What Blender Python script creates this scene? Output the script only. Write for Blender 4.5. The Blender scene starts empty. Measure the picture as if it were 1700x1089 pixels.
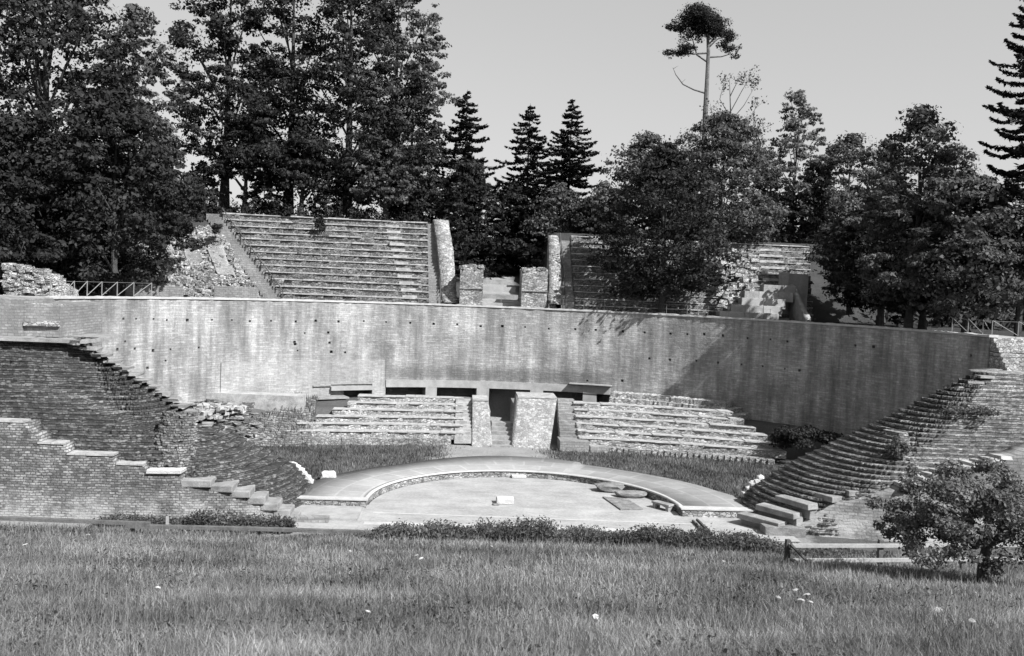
import bpy, math, random
import numpy as np
from mathutils import Matrix, Vector
rng = np.random.default_rng(11)
random.seed(5)
SC = bpy.context.scene
COL = SC.collection
PI = math.pi

# ------------------------------------------------------------------ camera numbers (world in metres, origin = centre of the orchestra)
F, PITCH, ROLL, YAW, CX, CH, CD = 1500., .047, .042, -.063, -5.09, 14.83, 59.6
cp, sp = math.cos(PITCH), math.sin(PITCH); cr, sr = math.cos(ROLL), math.sin(ROLL); cy, sy = math.cos(YAW), math.sin(YAW)
def ray(px, py):
    a, b = px - 850., py - 544.5
    u = a*cr + b*sr; v = -a*sr + b*cr
    x = u/F; U = -v/F
    yf = cp + U*sp; z = -sp + U*cp
    return cy*x - sy*yf, sy*x + cy*yf, z
def atz(px, py, z):
    r = ray(px, py); t = (z - CH)/r[2]; return (CX + r[0]*t, -CD + r[1]*t, z)
def aty(px, py, y):
    r = ray(px, py); t = (y + CD)/r[1]; return (CX + r[0]*t, y, CH + r[2]*t)
WC, WR, WTOP = -.82, 35.6, 12.45        # the big curved wall: centre y, radius, top
def wp(th, r=WR): return r*math.cos(math.radians(th)), WC + r*math.sin(math.radians(th))

# ------------------------------------------------------------------ nodes
class N:
    def __init__(s, mat):
        s.nt = mat.node_tree; s.nt.nodes.clear()
    def n(s, t, **k):
        o = s.nt.nodes.new(t)
        for a, b in k.items():
            if a.startswith('i_'):
                key = a[2:]
                key = int(key) if key.isdigit() else key.replace('_', ' ')
                o.inputs[key].default_value = b
            else: setattr(o, a, b)
        return o
    def l(s, a, b): s.nt.links.new(a, b)
    def math(s, op, a, b=None, c=None, clamp=False):
        o = s.n('ShaderNodeMath', operation=op, use_clamp=clamp)
        for i, v in enumerate((a, b, c)):
            if v is None: continue
            if isinstance(v, (int, float)): o.inputs[i].default_value = v
            else: s.l(v, o.inputs[i])
        return o.outputs[0]
    def noise(s, vec, scale, detail=4, rough=.6, dist=0):
        o = s.n('ShaderNodeTexNoise'); o.inputs['Scale'].default_value = scale; o.inputs['Detail'].default_value = detail
        o.inputs['Roughness'].default_value = rough; o.inputs['Distortion'].default_value = dist
        if vec is not None: s.l(vec, o.inputs['Vector'])
        return o.outputs[0]
    def ramp(s, v, lo, hi, a=0., b=1.):
        o = s.n('ShaderNodeMapRange'); o.inputs[1].default_value = lo; o.inputs[2].default_value = hi
        o.inputs[3].default_value = a; o.inputs[4].default_value = b; s.l(v, o.inputs[0]); return o.outputs[0]
    def comb(s, x, y, z=0.):
        o = s.n('ShaderNodeCombineXYZ')
        for i, v in enumerate((x, y, z)):
            if isinstance(v, (int, float)): o.inputs[i].default_value = v
            else: s.l(v, o.inputs[i])
        return o.outputs[0]
    def pos(s):
        g = s.n('ShaderNodeNewGeometry'); q = s.n('ShaderNodeSeparateXYZ'); s.l(g.outputs['Position'], q.inputs[0])
        return g.outputs['Position'], q.outputs[0], q.outputs[1], q.outputs[2]
    def finish(s, val, bumpv=None, dist=.05, strength=1., rough=.9, spec=.2):
        p = s.n('ShaderNodeBsdfPrincipled'); p.inputs['Roughness'].default_value = rough; p.inputs['Specular IOR Level'].default_value = spec
        if isinstance(val, (int, float)): p.inputs['Base Color'].default_value = (val, val, val, 1)
        else: s.l(val, p.inputs['Base Color'])
        if bumpv is not None:
            b = s.n('ShaderNodeBump'); b.inputs['Distance'].default_value = dist; b.inputs['Strength'].default_value = strength
            s.l(bumpv, b.inputs['Height']); s.l(b.outputs[0], p.inputs['Normal'])
        o = s.n('ShaderNodeOutputMaterial'); s.l(p.outputs[0], o.inputs[0])
def newmat(name):
    m = bpy.data.materials.new(name); m.use_nodes = True; return m, N(m)

def m_plain(name, lo, hi, scale=3., bump=.02, rough=.9, fine=18.):
    m, k = newmat(name); P, x, y, z = k.pos()
    a = k.noise(P, scale, 6, .65); b = k.noise(P, fine, 4, .7)
    t = k.math('ADD', k.math('MULTIPLY', k.ramp(a, .3, .7), .6), k.math('MULTIPLY', k.ramp(b, .3, .7), .4))
    k.finish(k.ramp(t, .1, .9, lo, hi), t, bump, 1., rough); return m

def m_masonry(name, lo, hi, course=.2, width=.55, polar=False, stain=.35, mortar=.45, dark_top=0., lime=0., patches=()):
    m, k = newmat(name); P, x, y, z = k.pos()
    if polar:
        ang = k.math('ARCTAN2', k.math('ADD', y, -WC), x); u = k.math('MULTIPLY', ang, WR)
    else:
        u = k.math('ADD', k.math('MULTIPLY', x, .92), k.math('MULTIPLY', y, .55))
    wob = k.math('MULTIPLY', k.math('SUBTRACT', k.noise(k.comb(k.math('MULTIPLY', u, .35), z), 1.2, 3), .5), .16)
    zz = k.math('ADD', z, wob)
    br = k.n('ShaderNodeTexBrick', i_Scale=1., i_Mortar_Size=.028, i_Mortar_Smooth=.25, i_Bias=0., i_Brick_Width=width, i_Row_Height=course)
    br.inputs['Color1'].default_value = (1, 1, 1, 1); br.inputs['Color2'].default_value = (.62, .62, .62, 1); br.inputs['Mortar'].default_value = (mortar, mortar, mortar, 1)
    k.l(k.comb(u, zz), br.inputs['Vector'])
    st = k.noise(k.comb(k.math('MULTIPLY', u, .9), k.math('MULTIPLY', z, .13)), 1., 5, .62)
    st2 = k.noise(k.comb(k.math('MULTIPLY', u, 2.6), k.math('MULTIPLY', z, .2)), 1., 3, .55)
    big = k.noise(P, .28, 5, .6); fine = k.noise(P, 6., 5, .75)
    rowline = k.noise(k.comb(k.math('MULTIPLY', u, .9), k.math('MULTIPLY', z, 5.)), 1., 5, .75)
    v = k.math('MULTIPLY', br.outputs[0], k.ramp(rowline, .32, .68, .72, 1.14))
    v = k.math('MULTIPLY', v, k.ramp(st, .35, .66, 1. - stain, 1.12))
    v = k.math('MULTIPLY', v, k.ramp(st2, .35, .65, 1. - stain*.25, 1.05))
    v = k.math('MULTIPLY', v, k.ramp(big, .32, .68, .62, 1.2))
    v = k.math('MULTIPLY', v, k.ramp(fine, .3, .7, .68, 1.25))
    if lime:
        lm = k.math('MULTIPLY', k.ramp(k.noise(P, .5, 6, .7), .4, .56), k.ramp(z, lime*.35, lime, 1., 0.))
        v = k.math('ADD', v, k.math('MULTIPLY', lm, 1.0))
    for (u0, u1, z0, z1, f) in patches:            # weathered zones with edges of their own
        nz = k.math('MULTIPLY', k.math('SUBTRACT', k.noise(P, 1.3, 5, .7), .5), 2.2)
        uu = k.math('ADD', u, nz); z3 = k.math('ADD', z, k.math('MULTIPLY', nz, .5))
        e = .35
        w = k.math('MULTIPLY', k.math('MULTIPLY', k.ramp(uu, u0 - e, u0 + e), k.ramp(uu, u1 - e, u1 + e, 1, 0)), k.math('MULTIPLY', k.ramp(z3, z0 - e, z0 + e), k.ramp(z3, z1 - e, z1 + e, 1, 0)))
        v = k.math('MULTIPLY', v, k.math('ADD', 1., k.math('MULTIPLY', w, f - 1.)))
    col = k.ramp(v, 0., 1.15, lo, hi)
    h = k.math('ADD', k.math('MULTIPLY', br.outputs[0], .6), k.math('MULTIPLY', fine, .8))
    k.finish(col, h, .06, 1.); return m

def m_rubble(name, lo, hi, scale=3.2, gap=.35, fleck=0., zsq=1.7):
    m, k = newmat(name); P, x, y, z = k.pos()
    vec = k.comb(x, y, k.math('MULTIPLY', z, zsq))
    w = k.n('ShaderNodeVectorMath', operation='ADD'); k.l(vec, w.inputs[0])
    dn = k.n('ShaderNodeTexNoise'); dn.inputs['Scale'].default_value = 2.5; k.l(vec, dn.inputs['Vector'])
    sc = k.n('ShaderNodeVectorMath', operation='SCALE'); sc.inputs['Scale'].default_value = .3; k.l(dn.outputs['Color'], sc.inputs[0]); k.l(sc.outputs[0], w.inputs[1])
    vo = k.n('ShaderNodeTexVoronoi', feature='F1', i_Scale=scale); k.l(w.outputs[0], vo.inputs['Vector'])
    ed = k.n('ShaderNodeTexVoronoi', feature='DISTANCE_TO_EDGE', i_Scale=scale); k.l(w.outputs[0], ed.inputs['Vector'])
    wn = k.n('ShaderNodeSeparateColor'); k.l(vo.outputs['Color'], wn.inputs[0])
    edge = k.ramp(ed.outputs['Distance'], .0, .12, gap, 1.)
    fine = k.noise(P, 9., 5, .75); big = k.noise(P, .5, 4, .6)
    v = k.math('MULTIPLY', k.math('MULTIPLY', k.ramp(wn.outputs[0], 0, 1, .35, 1.), edge), k.math('MULTIPLY', k.ramp(fine, .3, .7, .65, 1.2), k.ramp(big, .32, .68, .6, 1.15)))
    if fleck: v = k.math('ADD', v, k.math('MULTIPLY', k.ramp(wn.outputs[1], .86, .93), k.math('MULTIPLY', edge, fleck)))
    h = k.math('ADD', k.math('MULTIPLY', edge, .7), k.math('MULTIPLY', fine, .6))
    k.finish(k.ramp(v, .05, 1., lo, hi), h, .09, 1.); return m

def m_ledge(name, lo, hi, fleck, course=.135, lime=0.):
    m, k = newmat(name); P, x, y, z = k.pos()
    u = k.math('ADD', k.math('MULTIPLY', x, .9), k.math('MULTIPLY', y, .6))
    wob = k.math('MULTIPLY', k.math('SUBTRACT', k.noise(P, .9, 4, .6), .5), .22)
    br = k.n('ShaderNodeTexBrick', i_Scale=1., i_Mortar_Size=.022, i_Mortar_Smooth=.4, i_Bias=0., i_Brick_Width=.3, i_Row_Height=course)
    br.inputs['Color1'].default_value = (1, 1, 1, 1); br.inputs['Color2'].default_value = (.22, .22, .22, 1); br.inputs['Mortar'].default_value = (.12, .12, .12, 1)
    k.l(k.comb(k.math('ADD', u, k.math('MULTIPLY', k.noise(P, 2., 3), .4)), k.math('ADD', z, wob)), br.inputs['Vector'])
    fine = k.noise(P, 7., 6, .8); big = k.noise(P, .4, 5, .65); moss = k.noise(P, 1.7, 6, .75)
    v = k.math('MULTIPLY', br.outputs[0], k.math('MULTIPLY', k.ramp(fine, .32, .68, .45, 1.3), k.ramp(big, .34, .66, .5, 1.2)))
    v = k.math('MULTIPLY', v, k.ramp(moss, .38, .62, .45, 1.15))
    vo = k.n('ShaderNodeTexVoronoi', feature='F1', i_Scale=3.1, i_Randomness=1.); k.l(k.comb(x, y, k.math('MULTIPLY', z, 1.8)), vo.inputs['Vector'])
    sc = k.n('ShaderNodeSeparateColor'); k.l(vo.outputs['Color'], sc.inputs[0])
    fl = k.math('MULTIPLY', k.ramp(sc.outputs[0], .8, .86), k.math('MULTIPLY', k.ramp(vo.outputs['Distance'], .25, .5, 1, 0), k.ramp(k.noise(P, .55, 4), .42, .6)))
    v = k.math('ADD', v, k.math('MULTIPLY', fl, fleck))
    if lime: v = k.math('ADD', v, k.math('MULTIPLY', k.math('MULTIPLY', k.ramp(k.noise(P, .5, 7, .72), .4, .58), k.ramp(k.math('ADD', z, k.math('MULTIPLY', k.noise(P, .8, 4), 1.2)), lime*.5, lime*1.2, 1., 0.)), .75))
    k.finish(k.ramp(v, .02, .9, lo, hi), k.math('ADD', br.outputs[0], fine), .07, 1.); return m

def m_leaf(name, base, var=.3, trans=.3):
    m, k = newmat(name)
    g = k.n('ShaderNodeNewGeometry')
    P, x, y, z = k.pos()
    big = k.noise(P, .35, 3, .6)
    f = k.math('MULTIPLY', k.ramp(g.outputs['Random Per Island'], 0, 1, 1 - var, 1 + var), k.ramp(big, .35, .65, .6, 1.45))
    c = k.math('MULTIPLY', f, base)
    d = k.n('ShaderNodeBsdfDiffuse'); t = k.n('ShaderNodeBsdfTranslucent'); mx = k.n('ShaderNodeMixShader'); mx.inputs[0].default_value = trans
    k.l(c, d.inputs[0]); k.l(c, t.inputs[0]); k.l(d.outputs[0], mx.inputs[1]); k.l(t.outputs[0], mx.inputs[2])
    gl = k.n('ShaderNodeBsdfGlossy'); gl.inputs['Roughness'].default_value = .55; gl.inputs[0].default_value = (.5, .5, .5, 1)
    m2 = k.n('ShaderNodeMixShader'); m2.inputs[0].default_value = .008
    k.l(mx.outputs[0], m2.inputs[1]); k.l(gl.outputs[0], m2.inputs[2])
    o = k.n('ShaderNodeOutputMaterial'); k.l(m2.outputs[0], o.inputs[0]); return m

def m_ground():
    m, k = newmat('ground_soil'); P, x, y, z = k.pos()
    a = k.noise(P, .5, 6, .65); b = k.noise(P, 7., 5, .75)
    t = k.math('ADD', k.math('MULTIPLY', k.ramp(a, .3, .7), .5), k.math('MULTIPLY', k.ramp(b, .3, .7), .5))
    grass = k.ramp(t, 0, 1, .05, .12)
    path = k.ramp(t, 0, 1, .16, .3)
    wood = k.ramp(t, 0, 1, .025, .07)
    nz = k.math('MULTIPLY', k.math('SUBTRACT', a, .5), 5.)
    yy = k.math('ADD', y, nz)
    stage = k.math('MULTIPLY', k.math('MULTIPLY', k.ramp(yy, -8.2, -7.5, 0, 1), k.ramp(k.math('ADD', x, nz), 16.5, 17.5, 1, 0)), k.ramp(y, -3., 0., 1, 0))       # bare gravel along the stage
    r = k.math('SQRT', k.math('ADD', k.math('MULTIPLY', x, x), k.math('MULTIPLY', k.math('ADD', y, .82), k.math('ADD', y, .82))))
    rn = k.math('ADD', r, nz)
    xa = k.math('ABSOLUTE', k.math('ADD', k.math('ADD', x, 1.2), k.math('MULTIPLY', nz, .9)))
    mid = k.math('MULTIPLY', k.ramp(xa, 4.2, 6.2, 1, 0), k.math('MULTIPLY', k.ramp(y, 8, 9, 0, 1), k.ramp(y, 22, 24, 1, 0)))
    ter = k.math('MULTIPLY', k.ramp(r, 35.8, 36., 0, 1), k.math('MULTIPLY', k.ramp(rn, 39., 40.5, 1, 0), k.ramp(y, 5, 8)))
    pas = k.math('MULTIPLY', k.ramp(k.math('ABSOLUTE', k.math('ADD', x, .6)), 2., 3., 1, 0), k.math('MULTIPLY', k.ramp(y, 36, 37), k.ramp(y, 58, 62, 1, 0)))
    pm = k.math('MAXIMUM', k.math('MAXIMUM', stage, mid), k.math('MAXIMUM', ter, pas))
    wm = k.math('MULTIPLY', k.ramp(rn, 38., 42.), k.ramp(y, 4., 12.))
    def mix(f, p, q): return k.math('ADD', k.math('MULTIPLY', p, k.math('SUBTRACT', 1., f)), k.math('MULTIPLY', q, f))
    c = mix(pm, mix(wm, grass, wood), path)
    k.finish(c, t, .08, 1., 1., .0); return m

def m_paving():
    m, k = newmat('slab_paving'); P, x, y, z = k.pos()
    ang = k.math('ARCTAN2', k.math('ADD', y, -WC), x)
    r = k.math('SQRT', k.math('ADD', k.math('MULTIPLY', x, x), k.math('POWER', k.math('ADD', y, -WC), 2.)))
    br = k.n('ShaderNodeTexBrick', i_Scale=1., i_Mortar_Size=.09, i_Mortar_Smooth=.2, i_Brick_Width=2.1, i_Row_Height=1.75, offset=.4)
    br.inputs['Color1'].default_value = (.74, .74, .74, 1); br.inputs['Color2'].default_value = (.92, .92, .92, 1); br.inputs['Mortar'].default_value = (1, 1, 1, 1)
    k.l(k.comb(k.math('MULTIPLY', ang, 12.), k.math('ADD', r, 1.45)), br.inputs['Vector'])
    a = k.noise(P, .8, 6, .7); b = k.noise(P, 9, 4, .7)
    v = k.math('MULTIPLY', br.outputs[0], k.math('MULTIPLY', k.ramp(a, .3, .7, .8, 1.1), k.ramp(b, .3, .7, .9, 1.08)))
    k.finish(k.ramp(v, .4, 1.1, .12, .3), v, .01, 1.); return m

def m_floor():
    m, k = newmat('pale_sand_floor'); P, x, y, z = k.pos()
    a = k.noise(P, .35, 7, .65); b = k.noise(P, 5, 5, .7); c = k.noise(k.comb(k.math('MULTIPLY', x, .4), k.math('MULTIPLY', y, 1.5)), .7, 5, .7)
    v = k.math('ADD', k.math('MULTIPLY', k.ramp(a, .3, .7), .4), k.math('ADD', k.math('MULTIPLY', k.ramp(b, .3, .7), .3), k.math('MULTIPLY', k.ramp(c, .3, .7), .3)))
    k.finish(k.ramp(v, .2, .8, .18, .35), v, .03, 1.); return m

M = {}
M['ground'] = m_ground()
M['floor'] = m_floor()
M['paving'] = m_paving()
M['wall'] = m_masonry('coursed_limestone', .055, .51, .2, .6, True, .62, .68, patches=((WR*math.radians(71), WR*math.radians(110.5), 4.75, 6.1, .5), (WR*math.radians(108.5), WR*math.radians(111.2), 5.9, 8.6, .5), (WR*math.radians(97), WR*math.radians(106), 6.4, 9.5, .9)))
M['wall_pale'] = m_masonry('paler_limestone', .1, .42, .2, .6, True, .3, .72)
M['facade'] = m_ledge('weathered_facade_stone', .05, .36, .2, .15, 2.3)
M['pier'] = m_masonry('rough_coursed_stone', .07, .34, .2, .4, False, .35, .55)
M['pier_lime'] = m_masonry('patchy_limewashed_stone', .05, .34, .2, .45, False, .4, .5, lime=2.2)
M['pier_rough'] = m_rubble('blotchy_pier_stone', .1, .38, 3.4, .6)
M['rubble'] = m_rubble('rubble_stone', .05, .46, 3.2)
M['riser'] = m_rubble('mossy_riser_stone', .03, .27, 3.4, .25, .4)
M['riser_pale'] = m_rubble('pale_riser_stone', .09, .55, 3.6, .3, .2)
M['bank_dark'] = m_ledge('mossy_ledge_stone', .022, .2, 1.3)
M['bank_mid'] = m_ledge('grey_ledge_stone', .045, .36, .35)
M['cap'] = m_plain('weathered_capstone', .15, .44, 1.6, .03)
M['coping'] = m_plain('pale_coping', .28, .44, 1.2, .02)
M['concrete'] = m_plain('pale_concrete', .19, .34, 1.1, .01)
M['block'] = m_plain('grey_ashlar', .12, .32, 1.3, .04)
M['white_stone'] = m_plain('pale_boulder_stone', .36, .55, 2., .05)
M['fragment'] = m_plain('dark_fragment_stone', .08, .28, 2.2, .06)
M['wood'] = m_plain('weathered_wood', .05, .14, 3., .01)
M['wood_dark'] = m_plain('dark_wood', .03, .09, 3., .01)
M['wood_pale'] = m_plain('sunbleached_wood', .2, .36, 3., .01)
M['metal'] = m_plain('dull_iron', .05, .09, 4., .002, .6)
M['metal_pale'] = m_plain('pale_railing_paint', .13, .22, 4., .002, .6)
M['bark'] = m_plain('dark_bark', .025, .08, 2.5, .05)
M['bark_pine'] = m_plain('pine_bark', .07, .16, 2.5, .05)
M['leaf_dark'] = m_leaf('dark_leaves', .031, .38)
M['leaf'] = m_leaf('tree_leaves', .085, .4)
M['leaf_pale'] = m_leaf('pale_leaves', .12)
M['needle'] = m_leaf('spruce_needles', .026, .5, .12)
M['fruit_leaf'] = m_leaf('orchard_leaves', .11, .5)
M['grass'] = m_leaf('meadow_blades', .2, .6, .4)
M['weed'] = m_leaf('dark_weeds', .085, .5)
M['turf'] = m_leaf('short_turf', .11, .5)
M['umbel'] = m_leaf('white_umbel', .5, .25, .2)

# ------------------------------------------------------------------ mesh helpers
def link(name, me, mat, parent=None):
    o = bpy.data.objects.new(name, me); COL.objects.link(o)
    if mat: me.materials.append(M[mat])
    if parent is not None: o.parent = parent
    return o
def abs_loc(p):
    v = Vector((0, 0, 0))
    while p is not None: v += p.location; p = p.parent
    return np.array(v)
def mesh_np(name, V, Fq, mat, parent=None, smooth=False):
    V = np.asarray(V, dtype=np.float32).reshape(-1, 3)
    if parent is not None: V = V - abs_loc(parent).astype(np.float32)
    Fq = np.asarray(Fq, dtype=np.int32); kf = Fq.shape[1]
    me = bpy.data.meshes.new(name)
    me.vertices.add(len(V)); me.vertices.foreach_set('co', np.ascontiguousarray(V).ravel())
    me.loops.add(Fq.size); me.loops.foreach_set('vertex_index', Fq.ravel())
    me.polygons.add(len(Fq)); me.polygons.foreach_set('loop_start', np.arange(0, Fq.size, kf, dtype=np.int32))
    me.update(calc_edges=True); me.validate()
    if smooth: me.polygons.foreach_set('use_smooth', np.ones(len(me.polygons), dtype=bool))
    return link(name, me, mat, parent)
class MB:
    def __init__(s): s.v = []; s.f = []
    def add(s, vs, fs):
        b = len(s.v); s.v += [tuple(map(float, v)) for v in vs]; s.f += [tuple(b + i for i in f) for f in fs]
    def hexa(s, p):      # 8 corners: bottom 4 ccw, top 4
        s.add(p, [(3, 2, 1, 0), (4, 5, 6, 7), (0, 1, 5, 4), (1, 2, 6, 5), (2, 3, 7, 6), (3, 0, 4, 7)])
    def box(s, x0, x1, y0, y1, z0, z1, j=0.):
        p = [(x0, y0, z0), (x1, y0, z0), (x1, y1, z0), (x0, y1, z0), (x0, y0, z1), (x1, y0, z1), (x1, y1, z1), (x0, y1, z1)]
        if j: p = [tuple(c + random.uniform(-j, j) for c in q) for q in p]
        s.hexa(p)
    def rbox(s, c, d, rz=0., tilt=0., j=.0):   # rotated jittered block
        m = Matrix.Rotation(rz, 3, 'Z') @ Matrix.Rotation(tilt, 3, 'X')
        p = []
        for (a, b, e) in ((-1, -1, -1), (1, -1, -1), (1, 1, -1), (-1, 1, -1), (-1, -1, 1), (1, -1, 1), (1, 1, 1), (-1, 1, 1)):
            q = m @ Vector((a*d[0]/2*(1 + random.uniform(-j, j)), b*d[1]/2*(1 + random.uniform(-j, j)), e*d[2]/2*(1 + random.uniform(-j, j))))
            p.append((c[0] + q.x, c[1] + q.y, c[2] + q.z))
        s.hexa(p)
    def tube(s, pts, rad, n=7, cap=True):
        pts = [Vector(p) for p in pts]; rings = []
        if isinstance(rad, (int, float)): rad = [rad]*len(pts)
        for i, p in enumerate(pts):
            d = (pts[min(i + 1, len(pts) - 1)] - pts[max(i - 1, 0)]).normalized()
            a = d.orthogonal().normalized() if abs(d.z) > .9 else d.cross(Vector((0, 0, 1))).normalized()
            b = d.cross(a)
            rings.append([p + (a*math.cos(2*PI*k/n) + b*math.sin(2*PI*k/n))*rad[i] for k in range(n)])
        v = [q for r in rings for q in r]; f = []
        for i in range(len(rings) - 1):
            for k in range(n):
                f.append((i*n + k, i*n + (k + 1) % n, (i + 1)*n + (k + 1) % n, (i + 1)*n + k))
        if cap: f += [tuple(range(n))[::-1], tuple((len(rings) - 1)*n + k for k in range(n))]
        s.add(v, f)
    def boulder(s, c, d, n=2):
        import bmesh
        bm = bmesh.new(); bmesh.ops.create_icosphere(bm, subdivisions=n, radius=.5)
        ph = [random.uniform(0, 6) for _ in range(6)]
        vs = []
        for v in bm.verts:
            q = v.co.copy()
            for i in range(3): q[i] = math.copysign(min(abs(q[i]), .36), q[i])
            w = 1 + .13*math.sin(5*q.x + ph[0]) + .12*math.sin(6*q.y + ph[1]) + .1*math.sin(7*q.z + ph[2]) + random.uniform(-.05, .05)
            vs.append((c[0] + q.x*w*d[0]*1.35, c[1] + q.y*w*d[1]*1.35, c[2] + q.z*w*d[2]*1.35))
        s.add(vs, [[v.index for v in f.verts] for f in bm.faces]); bm.free()
    def build(s, name, mat, parent=None, bevel=0., smooth=False):
        off = abs_loc(parent) if parent is not None else np.zeros(3)
        me = bpy.data.meshes.new(name)
        me.from_pydata([(v[0] - off[0], v[1] - off[1], v[2] - off[2]) for v in s.v], [], s.f); me.update()
        o = link(name, me, mat, parent)
        if bevel:
            bv = o.modifiers.new('edge', 'BEVEL'); bv.width = bevel; bv.segments = 2; bv.limit_method = 'ANGLE'
        if smooth: me.polygons.foreach_set('use_smooth', np.ones(len(me.polygons), dtype=bool))
        return o
def tag(o, label, cat, group=None):
    o['label'] = label; o['category'] = cat
    if group: o['group'] = group
    return o
def thing(name, label, cat, loc=(0, 0, 0), group=None):
    o = bpy.data.objects.new(name, None); COL.objects.link(o); o.location = loc; o.empty_display_size = .2
    return tag(o, label, cat, group)
def kind(o, k): o['kind'] = k; return o
def grid_faces(nr, nc):
    i = np.arange((nr - 1)*(nc - 1)); r = i//(nc - 1); c = i % (nc - 1)
    a = r*nc + c
    return np.stack([a, a + 1, a + nc + 1, a + nc], 1)
def n1(x, seed=0):      # smooth 1D noise
    x = np.asarray(x, float); r = np.random.default_rng(seed); t = r.uniform(-1, 1, 512)
    i = np.floor(x).astype(int); f = x - i; f = f*f*(3 - 2*f)
    return t[i % 512]*(1 - f) + t[(i + 1) % 512]*f
def n2(x, y, seed=0):
    x = np.asarray(x, float); y = np.asarray(y, float); r = np.random.default_rng(seed); t = r.uniform(-1, 1, (128, 128))
    i = np.floor(x).astype(int); j = np.floor(y).astype(int); f = x - i; g = y - j; f = f*f*(3 - 2*f); g = g*g*(3 - 2*g)
    return (t[i % 128, j % 128]*(1 - f) + t[(i + 1) % 128, j % 128]*f)*(1 - g) + (t[i % 128, (j + 1) % 128]*(1 - f) + t[(i + 1) % 128, (j + 1) % 128]*f)*g

def n3(P, seed=0):
    t = np.random.default_rng(seed).uniform(-1, 1, (32, 32, 32)); i = np.floor(P).astype(int); f = P - i; f = f*f*(3 - 2*f); i %= 32; j = (i + 1) % 32; out = 0
    for a in (0, 1):
        for b in (0, 1):
            for c in (0, 1):
                w = (f[:, 0] if a else 1 - f[:, 0])*(f[:, 1] if b else 1 - f[:, 1])*(f[:, 2] if c else 1 - f[:, 2])
                out = out + w*t[(j if a else i)[:, 0], (j if b else i)[:, 1], (j if c else i)[:, 2]]
    return out
# ------------------------------------------------------------------ terrain: one sheet
def sstep(a, b, x): t = np.clip((x - a)/(b - a), 0, 1); return t*t*(3 - 2*t)
def ground_z(x, y):
    x = np.asarray(x, float); y = np.asarray(y, float)
    d = y + CD
    mead = 14.83 - 1.7 - .236*d - 0.025*np.clip(x - 2, 0, 30) + .1*n2(x*.25, y*.25, 3)
    edge = -26.3
    fall = np.interp(y, [edge, edge + 11], [1, 0])
    me_edge = 14.83 - 1.7 - .236*(edge + CD) - 0.025*np.clip(x - 2, 0, 30)
    low = np.where(y < edge, mead, -.03 + (me_edge + .03)*fall**1.3)
    low = np.where(d < 0, 13.13 + .05*np.minimum(-d, 60), low)
    r = np.hypot(x, y - WC)
    pit = -.03 + .42*sstep(14.9, 17, r) + 2.5*sstep(23.2, 26.0, y + x*x/190.)*sstep(2, 9, y)
    pit = np.where(y > 24.3, pit*(1 - sstep(2.0, 1.4, np.abs(x + .15))), pit)
    inner = np.where(y > -4, pit, low)
    inner = np.where(y < -4, low, inner)
    # hill behind the wall
    up = 12.3 + 9.4*sstep(0, 1, np.clip((y - 37.5)/12.5, 0, 1))*.0 + np.clip((y - 37.8)/12.6, 0, 1)*9.2
    gap = sstep(6.9, 5.6, np.abs(x + .4))
    pas = 12.3 + np.clip((y - 38)/24, 0, 1)*4.4
    up = up*(1 - gap) + np.minimum(up, pas)*gap
    up = up - np.clip(y - 66, 0, 60)*.12
    side = sstep(0, 9, y)
    out = sstep(WR + 2.5, WR + 3.1, r)*sstep(8.2, 9.5, y)
    z = inner*(1 - out) + (up)*out
    # ground outside the wings, level with their tops
    lat = sstep(33.5, 35., np.abs(x))*sstep(-2., 0., y)*sstep(6, 3, y)
    z = np.where((np.abs(x) > 31.5) & (y > -3.5) & (y <= 4), np.maximum(z, -.03 + (9.0)*sstep(31.5, 34.5, np.abs(x))*sstep(1.2, 3.2, y)), z)
    return z
gx = np.concatenate([np.linspace(-900, -80, 16)[:-1], np.linspace(-80, 80, 321), np.linspace(80, 900, 16)[1:]])
gy = np.concatenate([np.linspace(-300, -62, 8)[:-1], np.linspace(-62, 75, 275), np.linspace(75, 1500, 22)[1:]])
X, Y = np.meshgrid(gx, gy)
Z = ground_z(X, Y) + .04*n2(X*1.3, Y*1.3, 9)*(np.hypot(X, Y) > 15.2)
o = mesh_np('ground', np.stack([X, Y, Z], -1), grid_faces(len(gy), len(gx)), 'ground', smooth=True); kind(o, 'structure')

# orchestra floor and stage floor
mb = MB()
nseg = 72; ring = [(10.32*math.cos(t), WC + 10.32*math.sin(t), .02) for t in np.linspace(0, PI, nseg)]
mb.add([(-14.2, -6.6, .02), (16.4, -6.6, .02), (16.4, WC, .02), (10.32, WC, .02)] + ring[1:-1] + [(-10.32, WC, .02), (-14.2, WC, .02)], [tuple(range(nseg + 4))])
kind(mb.build('orchestra_floor', 'floor'), 'structure')
def strip(pxs, w, name, z=.028, mat='coping'):
    a, b = atz(*pxs[0], z), atz(*pxs[1], z); v = Vector((b[0] - a[0], b[1] - a[1], 0)).normalized(); nrm = Vector((-v.y, v.x, 0))*w/2
    q = MB(); A, B = Vector(a), Vector(b); q.add([A - nrm, B - nrm, B + nrm, A + nrm], [(0, 1, 2, 3)]); return kind(q.build(name, mat), 'structure')
strip(((612, 850), (1152, 870)), .22, 'floor_marking')
strip(((616, 838), (600, 884)), .6, 'floor_marking', .032, 'floor')
strip(((604, 868), (1110, 882)), .7, 'floor_marking', .036, 'coping')

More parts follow.
